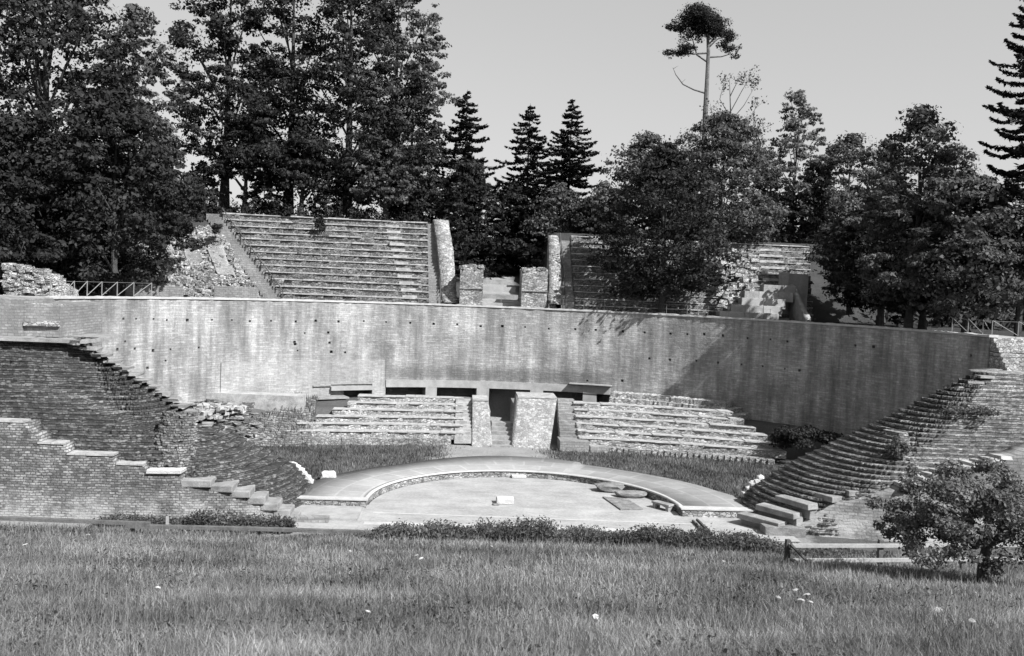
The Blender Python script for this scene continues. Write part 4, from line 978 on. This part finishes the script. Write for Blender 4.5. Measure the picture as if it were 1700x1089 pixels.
broadleaf('broadleaf_tree', 'tall forest tree above the middle of the upper seats, left of the darkest one', 478, 352, -130, 205, 62, 'leaf_dark', 15000, .46, seed=7, nb=52, open_=.72, low=.1, group=G, tr=.5)
broadleaf('broadleaf_tree', 'darkest tall forest tree right of the middle of the upper seats', 575, 352, -120, 215, 60, 'leaf_dark', 17000, .46, seed=8, nb=54, open_=.8, low=.06, group=G, tr=.5)
broadleaf('broadleaf_tree', 'tall tree whose ragged right edge meets the open sky', 652, 356, -70, 180, 64, 'leaf', 14000, .46, seed=9, nb=46, open_=.75, low=.1, group=G, tr=.45)
broadleaf('broadleaf_tree', 'mid-height dark tree between the tall trees and the left spruce', 680, 380, 130, 130, 60, 'leaf_dark', 10000, .42, seed=10, nb=40, open_=.95, low=.05, group=G)
broadleaf('broadleaf_tree', 'low leafy tree behind the stairs at the right edge of the upper left seats', 640, 362, 232, 110, 56, 'leaf', 6000, .4, seed=11, nb=30, low=.2, group=G)
broadleaf('broadleaf_tree', 'low leafy tree behind the top row of the upper left seats', 500, 356, 215, 120, 57, 'leaf_dark', 6000, .4, seed=12, nb=28, low=.3, group=G)
broadleaf('broadleaf_tree', 'low dark tree behind the left end of the top seat row', 405, 352, 190, 110, 57, 'leaf_dark', 6000, .4, seed=13, nb=28, low=.35, group=G)
spruce('spruce_tree', 'pointed spruce left of the central gap, leftmost of three spruces', 765, 440, 145, 225, 62, 21, group=G, whorls=30)
spruce('spruce_tree', 'pointed spruce above the central gap, left of the twin pair', 868, 470, 168, 225, 64, 22, group=G, whorls=30)
spruce('spruce_tree', 'tallest pointed spruce right above the central gap', 938, 440, 160, 215, 66, 23, group=G, whorls=32)
broadleaf('understorey_tree', 'dark bushy tree below the leftmost spruce beside the flank wall', 770, 440, 262, 130, 56, 'leaf_dark', 8000, .4, seed=31, nb=36, low=0., zb=16, group=G)
broadleaf('understorey_tree', 'dark bushy tree closing the view at the back of the central gap', 848, 470, 300, 120, 62, 'leaf_dark', 8000, .4, seed=32, nb=36, low=0., zb=15.5, group=G)
broadleaf('understorey_tree', 'bushy tree right behind the ragged flank wall', 930, 430, 300, 130, 58, 'leaf', 8000, .4, seed=33, nb=36, low=0., zb=17, group=G)
broadleaf('broadleaf_tree', 'rounded twin-topped tree left of the umbrella pine', 1065, 430, 215, 170, 52, 'leaf', 12000, .42, seed=34, nb=44, low=.02, zb=20, group=G)
broadleaf('broadleaf_tree', 'large dark tree standing on the terrace before the shaded seats', 1098, 520, 235, 225, 35.5, 'leaf_dark', 16000, .38, seed=35, nb=54, low=.14, zb=ZT_, group=G)
broadleaf('broadleaf_tree', 'broad dark tree below the umbrella pine trunk', 1190, 480, 185, 215, 50, 'leaf', 17000, .4, seed=36, nb=56, low=.05, zb=20.5, group=G)
broadleaf('broadleaf_tree', 'light feathery tree right of the bare-topped tree', 1312, 420, 148, 115, 60, 'leaf_pale', 5200, .4, seed=37, nb=34, open_=.62, low=.3, group=G, tr=.22)
broadleaf('broadleaf_tree', 'rounded tree behind the sunlit end of the upper seats', 1400, 440, 218, 160, 54, 'leaf', 10000, .42, seed=38, nb=40, low=0., zb=20.5, group=G)
broadleaf('broadleaf_tree', 'pointed leafy tree left of the tall conifer at right', 1512, 500, 172, 185, 18, 'leaf', 15000, .34, seed=39, nb=52, low=.12, zb=ZT_, group=G, lean=4)
broadleaf('broadleaf_tree', 'dark tree over the shaded right end of the curved wall', 1462, 530, 300, 180, 30, 'leaf_dark', 15000, .38, seed=40, nb=50, low=.12, zb=ZT_, group=G)
broadleaf('broadleaf_tree', 'leafy tree overhanging the far right railing', 1605, 520, 285, 230, 13, 'leaf', 17000, .36, seed=41, nb=54, low=.14, zb=ZT_, group=G)
broadleaf('broadleaf_tree', 'dark leafy tree shading the wall behind the far right railing', 1530, 535, 330, 190, 20, 'leaf_dark', 12000, .34, seed=42, nb=44, low=.2, zb=ZT_, group=G)
broadleaf('broadleaf_tree', 'spreading tree hanging over the pale upright end wall', 1412, 500, 320, 110, 36, 'leaf', 8000, .36, seed=43, nb=34, low=.1, zb=13.5, group=G, lean=-22)
spruce('larch_tree', 'tall layered conifer cut by the right edge of the view', 1692, 520, -90, 260, 13, 44, 'leaf_dark', 26, zb=ZT_, low=.2, group=G, size=.6, per=140, power=.55, droop=.1)
for i_, (px_, top_, w_, lab_) in enumerate(((335, 268, 90, 'low dark understorey tree behind the ruined slope, leftmost behind the seats'), (440, 285, 100, 'low dark understorey tree behind the top seat row, second from the left'), (560, 275, 110, 'low dark understorey tree behind the shrub on the top seat row'), (700, 290, 90, 'low dark understorey tree at the head of the left flank wall'), (1010, 330, 90, 'low dark understorey tree at the head of the right flank wall'), (1262, 320, 110, 'low dark understorey tree behind the sunlit end of the right upper seats'))):
    broadleaf('understorey_tree', lab_, px_, 360, top_, w_, 57 + i_ % 3, 'leaf_dark', 5200, .38, seed=70 + i_, nb=26, low=0., zb=20.5, group=G, tr=.15)
for i_, (px_, top_, w_, y_, lab_) in enumerate(((1258, 250, 120, 64, 'rounded background tree between the bare-topped tree and the feathery tree'), (1460, 228, 130, 60, 'background tree filling the dip left of the pointed leafy tree'), (1575, 235, 130, 52, 'background tree filling the dip left of the tall conifer at right'), (1000, 300, 90, 60, 'low rounded tree between the tallest spruce and the twin-topped tree'), (1345, 262, 120, 58, 'low rounded tree behind the foot of the feathery tree'))):
    broadleaf('broadleaf_tree', lab_, px_, 420, top_, w_, y_, 'leaf', 9000, .42, seed=90 + i_, nb=36, low=0., zb=18, group=G, tr=.25)
# bare-topped tree
def bare_tree():
    y = 58; b = np.array(aty(1222, 330, y)); t = thing('bare_tree', 'thin sparsely leaved tree with bare curved twigs right of the umbrella pine', 'tree', tuple(b), G); q = MB(); r = np.random.default_rng(5)
    pt = lambda a, c: np.array(aty(a, c, y))
    q.tube([b, pt(1217, 240), pt(1213, 190), pt(1211, 130)], [.2, .14, .09, .02], 6)
    ends = []
    for (s, m, e) in (((1214, 200), (1235, 175), (1258, 135)), ((1213, 185), (1232, 150), (1246, 128)), ((1216, 225), (1240, 205), (1260, 170)), ((1213, 195), (1195, 165), (1204, 128)), ((1216, 230), (1190, 205), (1178, 175)), ((1212, 160), (1222, 140), (1228, 126)), ((1217, 245), (1245, 235), (1268, 205))):
        q.tube([pt(*s), pt(*m), pt(*e)], [.07, .045, .012], 5)
        for _ in range(7):
            f = r.uniform(.3, 1); p = pt(*m)*(1 - f) + pt(*e)*f; d = r.normal(size=3)*.7; d[2] = abs(d[2]); q.tube([p, p + d], [.02, .006], 4); ends.append(p + d*r.uniform(.4, 1))
    q.build('trunk', 'bark', t)
    ends = np.array(ends); C = np.concatenate([ends[r.integers(0, len(ends), 500)] + r.normal(size=(500, 3))*.35, np.array([pt(r.uniform(1180, 1262), r.uniform(195, 300)) + np.array([0, r.uniform(-1.5, 1.5), 0]) for _ in range(1500)])])
    nn = r.normal(size=(len(C), 3)); nn /= np.linalg.norm(nn, axis=1, keepdims=True); L = r.uniform(.2, .45, len(C))
    build_leaves('crown', leaf_quads(C, nn, L, L*.6, r), 'leaf', t)
bare_tree()
def umbrella_pine():
    y = 62; pt = lambda a, c, dy=0: np.array(aty(a, c, y)) + np.array([0, dy, 0]); b = pt(1168, 380)
    t = thing('umbrella_pine', 'tall umbrella-topped pine with bare trunk and dead lower branch', 'tree', tuple(b), G); q = MB(); r = np.random.default_rng(8)
    q.tube([b, pt(1169, 250), pt(1171, 190), pt(1174, 130), pt(1176, 85), pt(1174, 40), pt(1170, 20)], [.5, .42, .36, .28, .24, .14, .04], 8)
    q.tube([pt(1172, 155), pt(1152, 149), pt(1134, 140), pt(1122, 124), pt(1117, 112)], [.13, .1, .085, .06, .02], 6); q.tube([pt(1131, 138), pt(1138, 131)], [.04, .012], 4); q.tube([pt(1118, 114), pt(1126, 109)], [.03, .01], 4)
    for P in (((1173, 102), (1158, 90), (1150, 70), (1146, 50)), ((1175, 88), (1150, 90), (1130, 86), (1112, 92)), ((1176, 95), (1198, 94), (1215, 90)), ((1175, 80), (1190, 66), (1205, 62)), ((1174, 60), (1158, 45), (1130, 44), (1104, 40)), ((1174, 55), (1188, 40), (1206, 42)), ((1176, 75), (1186, 62), (1192, 48))):
        n_ = len(P); q.tube([pt(a, c, (i/(n_))*r.uniform(-1.5, 1.5)) for i, (a, c) in enumerate(P)], list(np.linspace(.14, .03, n_)), 6)
    q.build('trunk', 'bark_pine', t)
    cc, rr = [], []; s = (y + CD)/F
    for (a, c, w, h, k) in ((1170, 22, 34, 13, 9), (1145, 33, 26, 9, 6), (1198, 32, 22, 12, 6), (1112, 42, 17, 6, 4), (1135, 46, 20, 7, 4), (1205, 50, 15, 10, 4), (1180, 42, 30, 12, 8), (1160, 50, 22, 7, 4), (1125, 83, 22, 7, 5), (1110, 92, 8, 8, 2), (1143, 78, 16, 5, 3), (1212, 80, 16, 8, 5), (1220, 92, 10, 7, 3), (1198, 74, 14, 6, 3), (1190, 62, 14, 5, 2), (1158, 66, 12, 4, 2), (1165, 36, 40, 14, 12), (1190, 52, 26, 10, 8), (1150, 58, 20, 6, 4), (1208, 66, 14, 10, 5), (1222, 84, 9, 9, 4), (1130, 88, 20, 5, 4)):
        for _ in range(k):
            cc.append(pt(a + r.uniform(-.6, .6)*w, c + r.uniform(-.6, .6)*h, r.uniform(-.7, .7)*w*s)); q_ = r.uniform(.34, .7)*w*s; rr.append([q_, q_, max(.4, h*s*r.uniform(.5, .75))])
    build_leaves('crown', np.concatenate([blobs_leaves(cc, rr, 17000, .25, r), blobs_leaves(cc, np.array(rr)*1.35, 5000, .22, r, .8)]), 'leaf_dark', t)
umbrella_pine()
# shrub on the upper seats, bushes on ruins
def bush(name, label, p, w, h, mat, n, size, seed, cat='bush', group=None, nb=14):
    r = np.random.default_rng(seed); t = thing(name, label, cat, p, group); p = np.array(p)
    cc = [p + np.array([r.uniform(-.5, .5)*w*.8, r.uniform(-.5, .5)*w*.6, h*r.uniform(.2, .8)]) for _ in range(nb)]; rr = [[w*.2, w*.2, h*.24]]*nb
    q = MB()
    for c in cc[:6]: q.tube([p, (p + c)/2 + np.array([0, 0, .05]), c], [.03, .02, .008], 4)
    q.build('stem', 'bark', t); build_leaves('foliage', blobs_leaves(cc, rr, n, size, r), mat, t); return t
bush('shrub', 'dark small shrub growing on the upper left seat rows', aty(530, 388, 46.3), 1.2, 2.1, 'leaf_dark', 900, .22, 61, group='shrubs on the ruins')
bush('shrub', 'dark round shrub on the ruined slope beside the left stairs', aty(360, 388, 44.5), 1.3, 1.2, 'leaf_dark', 700, .22, 62, group='shrubs on the ruins')
bush('shrub', 'pale flowering shrub on the right stepped bank beside the stub standing in for a dark recess', aty(1488, 765, -3.9), 1.5, 1.7, 'leaf_pale', 1600, .15, 63, group='shrubs on the ruins')
bush('shrub', 'sprawling ivy shrub high on the right stepped bank below the wall end', aty(1610, 690, -2.2), 3.0, .7, 'weed', 1300, .14, 64, group='shrubs on the ruins')
bush('shrub', 'dark fallen shrub in the shaded corner at the right end of the lower seats', aty(1335, 742, 17), 5.4, 2.0, 'leaf_dark', 6500, .22, 65, group='shrubs on the ruins')
bush('shrub', 'broad-leaved plant on the slope under the lower left seats', aty(545, 762, 16.5), 1.5, .9, 'weed', 500, .25, 67, group='shrubs on the ruins')

# small fruit tree in the right foreground
def fruit_tree():
    d = 21.5; b = at_d(1632, 948, d); b.z = gz(b.x, b.y); r = np.random.default_rng(77); t = thing('fruit_tree', 'small leafy fruit tree with short dark trunk beside the rail fence', 'tree', tuple(b)); B = np.array(b); q = MB()
    P = lambda px, py, dy=0.: np.array(at_d(px, py, d)) + np.array([0, dy, 0])
    fork = P(1640, 905)
    q.tube([B + np.array([0, 0, -.2]), P(1632, 930), fork], [.15, .12, .12], 9)
    spec = [((1600, 860), (1540, 830), -.5), ((1570, 880), (1500, 870), .4), ((1650, 840), (1620, 790), .5), ((1690, 850), (1740, 800), -.4), ((1610, 840), (1560, 800), .8), ((1600, 880), (1520, 905), -.7), ((1670, 860), (1690, 790), .9), ((1620, 850), (1585, 790), -.9), ((1690, 890), (1760, 870), .3)]
    for m, e, dy in spec: q.tube([fork, P(*m, dy*.6), P(*e, dy)], [.085, .05, .012], 6)
    q.build('trunk', 'wood_dark', t)
    cc, rr = [], []
    for (px, py, w, h, k) in ((1640, 800, 75, 32, 20), (1560, 815, 60, 25, 14), (1500, 838, 45, 30, 13), (1490, 875, 35, 32, 11), (1540, 880, 50, 30, 13), (1590, 860, 60, 36, 15), (1660, 850, 60, 40, 16), (1720, 820, 60, 50, 18), (1740, 880, 50, 40, 12), (1520, 905, 40, 14, 7), (1690, 900, 50, 22, 9), (1610, 925, 16, 12, 3), (1600, 890, 40, 20, 6)):
        for _ in range(k):
            cc.append(P(px + 14 + r.uniform(-1, 1)*w*.72, py + r.uniform(-1, 1)*h*.8, r.uniform(-1.3, 1.3))); a = r.uniform(.16, .34); rr.append([a, a, a*.8])
    build_leaves('crown', blobs_leaves(cc, rr, 36000, .078, r), 'fruit_leaf', t)
fruit_tree()

# ------------------------------------------------------------------ grasses (stuff)
def blades(name, x, y, z, h, w, mat, r, lean=.35):
    n = len(x); a = r.uniform(0, 2*PI, n); ca, sa = np.cos(a), np.sin(a); l = h*r.uniform(.05, lean, n); da = r.uniform(0, 2*PI, n); dx, dy = l*np.cos(da), l*np.sin(da)
    B = np.stack([x, y, z], 1); wv = np.stack([ca*w, sa*w, 0*w], 1)*.5
    Mi = B + np.stack([dx*.35, dy*.35, h*.6], 1); Tp = B + np.stack([dx, dy, h], 1)
    V = np.stack([B - wv, B + wv, Mi + wv*.8, Mi - wv*.8, Tp + wv*.12, Tp - wv*.12], 1)
    i = np.arange(n)*6; Fq = np.stack([np.stack([i, i + 1, i + 2, i + 3], 1), np.stack([i + 3, i + 2, i + 4, i + 5], 1)], 1).reshape(-1, 4)
    return kind(mesh_np(name, V, Fq, mat), 'stuff')
r = np.random.default_rng(99)
n = 520000
d = np.exp(r.uniform(math.log(7.), math.log(34.), n)); lat = r.uniform(-.64, .64, n)*d
x = CX + cy*lat - sy*d; y = -CD + sy*lat + cy*d
# clumps
den = .5 + .5*n2(x*.7, y*.7, 21) + .35*n2(x*2.1, y*2.1, 22)
k_ = r.uniform(0, 1, n) < np.clip(.3 + den*.85, .06, 1); x, y, d = x[k_], y[k_], d[k_]
h = (.1 + .17*r.uniform(0, 1, len(x))**1.6 + .07*n2(x*.7, y*.7, 21) + .05*n2(x*2.3, y*2.3, 23)); h = np.clip(h, .05, .45)*.85
blades('meadow_grass', x, y, ground_z(x, y) - .02, h, .003 + .0008*d*r.uniform(.5, 1.5, len(x)), 'grass', r, 1.0)
# seed stalks
n = 16000; d = np.exp(r.uniform(math.log(7), math.log(33), n)); lat = r.uniform(-.62, .62, n)*d; x = CX + cy*lat - sy*d; y = -CD + sy*lat + cy*d
blades('seed_stalks', x, y, ground_z(x, y), r.uniform(.25, .42, n), .003 + .0004*d, 'grass', r, .35)
# broad-leaved weeds scattered through the meadow
def weeds(name, x, y, z, h, n_per, size, mat, r):
    n = len(x); idx = np.repeat(np.arange(n), n_per); f = r.uniform(0, 1, len(idx)); C = np.stack([x[idx] + r.normal(size=len(idx))*.09*(1 + f), y[idx] + r.normal(size=len(idx))*.09, z[idx] + h[idx]*f], 1)
    nn = r.normal(size=(len(idx), 3)); nn /= np.linalg.norm(nn, axis=1, keepdims=True); L = size*r.uniform(.6, 1.6, len(idx))*(1.15 - .5*f)
    return build_leaves(name, leaf_quads(C, nn, L, L*r.uniform(.3, .6, len(idx)), r), mat, None)
n = 5200; d = np.exp(r.uniform(math.log(8), math.log(33), n)); lat = r.uniform(-.62, .62, n)*d; x = CX + cy*lat - sy*d; y = -CD + sy*lat + cy*d
k_ = n2(x*.5, y*.5, 31) + .5*n2(x*1.6, y*1.6, 32) > .15; x, y = x[k_], y[k_]
kind(weeds('meadow_weeds', x, y, ground_z(x, y), r.uniform(.1, .34, len(x)), 11, .07, 'weed', r), 'stuff')
# dark weeds along the meadow edge
def weeds(name, x, y, z, h, n_per, size, mat, r):
    n = len(x); idx = np.repeat(np.arange(n), n_per); f = r.uniform(0, 1, len(idx)); C = np.stack([x[idx] + r.normal(size=len(idx))*.09*(1 + f), y[idx] + r.normal(size=len(idx))*.09, z[idx] + h[idx]*f], 1)
    nn = r.normal(size=(len(idx), 3)); nn /= np.linalg.norm(nn, axis=1, keepdims=True); L = size*r.uniform(.6, 1.6, len(idx))*(1.15 - .5*f)
    return build_leaves(name, leaf_quads(C, nn, L, L*r.uniform(.3, .6, len(idx)), r), mat, None)
n = 6200; d = r.uniform(30.5, 35.5, n); px = r.uniform(610, 1500, n); lat = (px - 850)/F*d*1.0; x = CX + cy*lat - sy*d; y = -CD + sy*lat + cy*d
prof = np.interp(px, [610, 680, 760, 880, 905, 940, 1040, 1090, 1130, 1170, 1230, 1330, 1500], [.35, .75, .85, .9, 1.05, .75, .7, .95, .85, 1., .8, .5, .3])
h = prof*(.62 + .3*n1(px*.06, 5) + .25*r.uniform(-1, 1, n)**3); h = np.clip(h, .15, 1.5)
kind(weeds('weed_strip', x, y, ground_z(x, y), h, 14, .13, 'weed', r), 'stuff')
n = 1500; px = r.uniform(160, 485, n); y = r.uniform(-7.6, -6.5, n); x = np.array([aty(p, 860, -7)[0] for p in px]); h = np.clip(np.interp(px, [160, 200, 300, 330, 480], [.3, .6, .45, .85, .6])*r.uniform(.5, 1.5, n), .15, 1.4)
kind(weeds('wall_foot_weeds', x, y, 0*x, h, 16, .18, 'weed', r), 'stuff')
# turf inside the theatre
n = 60000; a = r.uniform(.05, PI - .05, n); rr_ = np.sqrt(r.uniform(14.8**2, 28.**2, n)); x = rr_*np.cos(a); y = WC + rr_*np.sin(a)
k_ = ~((np.abs(x + 1.2) < 4.6 + r.normal(size=n)*.7)) & (y < 19.9 - x*x/140.) & (y > 2.5) & (np.abs(x) < 26); x, y = x[k_], y[k_]
blades('pit_turf', x, y, ground_z(x, y) - .02, r.uniform(.1, .34, len(x)), r.uniform(.03, .07, len(x)), 'turf', r, .8)
n = 900; i = r.integers(0, nx - 1, n); mxf, myf, mzf = mx.ravel(), my.ravel(), mz.ravel(); kx = r.integers(0, len(mxf), n)
blades('mound_grass', mxf[kx] + r.normal(size=n)*.1, myf[kx] + r.normal(size=n)*.1, mzf[kx] - .05, r.uniform(.2, .6, n), r.uniform(.04, .1, n), 'turf', r, .7)
# undergrowth on the hill crest behind the seats
n = 3200; x = r.uniform(-62, 62, n); y = r.uniform(53, 66, n); k_ = (np.abs(x + .5) > 4.5) ; x, y = x[k_], y[k_]
kind(weeds('undergrowth', x, y, ground_z(x, y), r.uniform(.5, 3.2, len(x)), 18, .42, 'leaf_dark', r), 'stuff')
# far wood closing the view on the flanks
n = 1400; x = np.concatenate([r.uniform(-100, -40, n), r.uniform(40, 100, n)]); y = r.uniform(30, 80, 2*n); kind(weeds('far_wood', x, y, ground_z(x, y), r.uniform(2, 9, 2*n), 22, .8, 'leaf_dark', r), 'stuff')

# white umbel flowers
UM = [(1318, 980), (1337, 987), (1328, 996), (1344, 1000), (1290, 992), (1611, 1031), (697, 927), (690, 922), (260, 976), (580, 915), (815, 907), (986, 1024), (1545, 937), (40, 904), (145, 888), (608, 1016), (1500, 938), (1200, 932), (1555, 1012), (575, 915)]
pos_words = ['topmost of the cluster near the fence brace', 'right-hand one of the cluster near the fence brace', 'lower left of the cluster near the fence brace', 'lowest right of the cluster near the fence brace', 'standing apart left of the cluster near the fence brace', 'alone in the near grass below the fruit tree', 'tilted, below the end of the log barrier', 'small, just left of the tilted one below the log barrier', 'alone in the left meadow below the wall stakes', 'near the meadow edge before the log barrier', 'just before the weed strip below the altar block', 'low in the middle of the near meadow', 'beneath the fruit tree crown left of its trunk', 'at the far left edge of the meadow', 'near the log barrier at far left', 'low in the near meadow left of the middle', 'under the left end of the fruit tree crown', 'before the right end of the weed strip', 'far right of the near meadow, left of the large lone one', 'beside another near the log barrier']
def ground_hit(px, py):
    rr = ray(px, py)
    for t in np.linspace(6, 36, 1600):
        x, y, z = CX + rr[0]*t, -CD + rr[1]*t, CH + rr[2]*t
        if z < gz(x, y) + .31: return (x, y, z)
    return (x, y, z)
for i, (p, wd) in enumerate(zip(UM[:-1], pos_words[:-1])):
    hx = ground_hit(*p); g = gz(hx[0], hx[1]); t = thing('umbel_flower', 'white umbel flower ' + wd, 'flower', (hx[0], hx[1], g), 'white umbel flowers in the meadow')
    q = MB(); q.tube([(hx[0], hx[1], g), (hx[0] + .02, hx[1], hx[2])], .004, 5); q.build('stem', 'weed', t)
    m = 90; a = r.uniform(0, 2*PI, m); sz_ = r.uniform(.5, 1.05); R_ = .05*sz_*np.sqrt(r.uniform(0, 1, m)); C = np.stack([hx[0] + .02 + R_*np.cos(a), hx[1] + R_*np.sin(a), hx[2] + .012 - R_**2*5 + .35*R_*np.cos(a + i) + r.normal(size=m)*.003], 1)
    nn = np.tile([0, -.25, 1.], (m, 1)) + r.normal(size=(m, 3))*.3; nn /= np.linalg.norm(nn, axis=1, keepdims=True)
    build_leaves('flower_head', leaf_quads(C, nn, np.full(m, .016), np.full(m, .014), r), 'umbel', t)

# ------------------------------------------------------------------ light, sky, camera
AZ = math.atan2(.70, -.714)      # sun: right of and behind the camera (compass from +y)
EL = math.radians(44)
sv = Vector((math.sin(AZ)*math.cos(EL), math.cos(AZ)*math.cos(EL), math.sin(EL)))
L = bpy.data.lights.new('Sun', 'SUN'); L.energy = 3.7; L.angle = math.radians(.5); L.color = (1, 1, 1)
lo = bpy.data.objects.new('sun', L); COL.objects.link(lo); lo.rotation_euler = sv.to_track_quat('Z', 'Y').to_euler(); lo.location = (60, -60, 80)
W = bpy.data.worlds.new('World'); SC.world = W; W.use_nodes = True
nt = W.node_tree; nt.nodes.clear()
sk = nt.nodes.new('ShaderNodeTexSky'); sk.sky_type = 'NISHITA'; sk.sun_disc = False; sk.sun_elevation = EL; sk.sun_rotation = AZ; sk.dust_density = 2.; sk.air_density = 1.; sk.ozone_density = 1.
bwn = nt.nodes.new('ShaderNodeRGBToBW'); bg = nt.nodes.new('ShaderNodeBackground'); bg.inputs['Strength'].default_value = .12; ow = nt.nodes.new('ShaderNodeOutputWorld')
nt.links.new(sk.outputs[0], bwn.inputs[0]); pw_ = nt.nodes.new('ShaderNodeMath'); pw_.operation = 'POWER'; pw_.inputs[1].default_value = .45; ml_ = nt.nodes.new('ShaderNodeMath'); ml_.operation = 'MULTIPLY'; ml_.inputs[1].default_value = 1.2
nt.links.new(bwn.outputs[0], pw_.inputs[0]); nt.links.new(pw_.outputs[0], ml_.inputs[0]); nt.links.new(ml_.outputs[0], bg.inputs[0]); nt.links.new(bg.outputs[0], ow.inputs[0])
cam = bpy.data.cameras.new('Camera'); co = bpy.data.objects.new('camera', cam); COL.objects.link(co)
cam.sensor_fit = 'HORIZONTAL'; cam.sensor_width = 36; cam.lens = F/1700*36; cam.clip_start = .1; cam.clip_end = 4000
Xc = Vector((cy, sy, 0)); Fw = Vector((-sy*cp, cy*cp, -sp)); Uc = Vector((-sy*sp, cy*sp, cp))
Rt = Xc*cr + Uc*sr; Up = Uc*cr - Xc*sr
Mx = Matrix((Rt, Up, -Fw)).transposed().to_4x4(); Mx.translation = Vector((CX, -CD, CH)); co.matrix_world = Mx
cam.dof.use_dof = True; cam.dof.focus_distance = 55; cam.dof.aperture_fstop = 3.6
SC.camera = co
SC.view_settings.view_transform = 'Standard'; SC.view_settings.look = 'None'; SC.view_settings.exposure = 1.4; SC.view_settings.gamma = 1.
SC.cycles.max_bounces = 6; SC.cycles.diffuse_bounces = 3; SC.cycles.transparent_max_bounces = 8
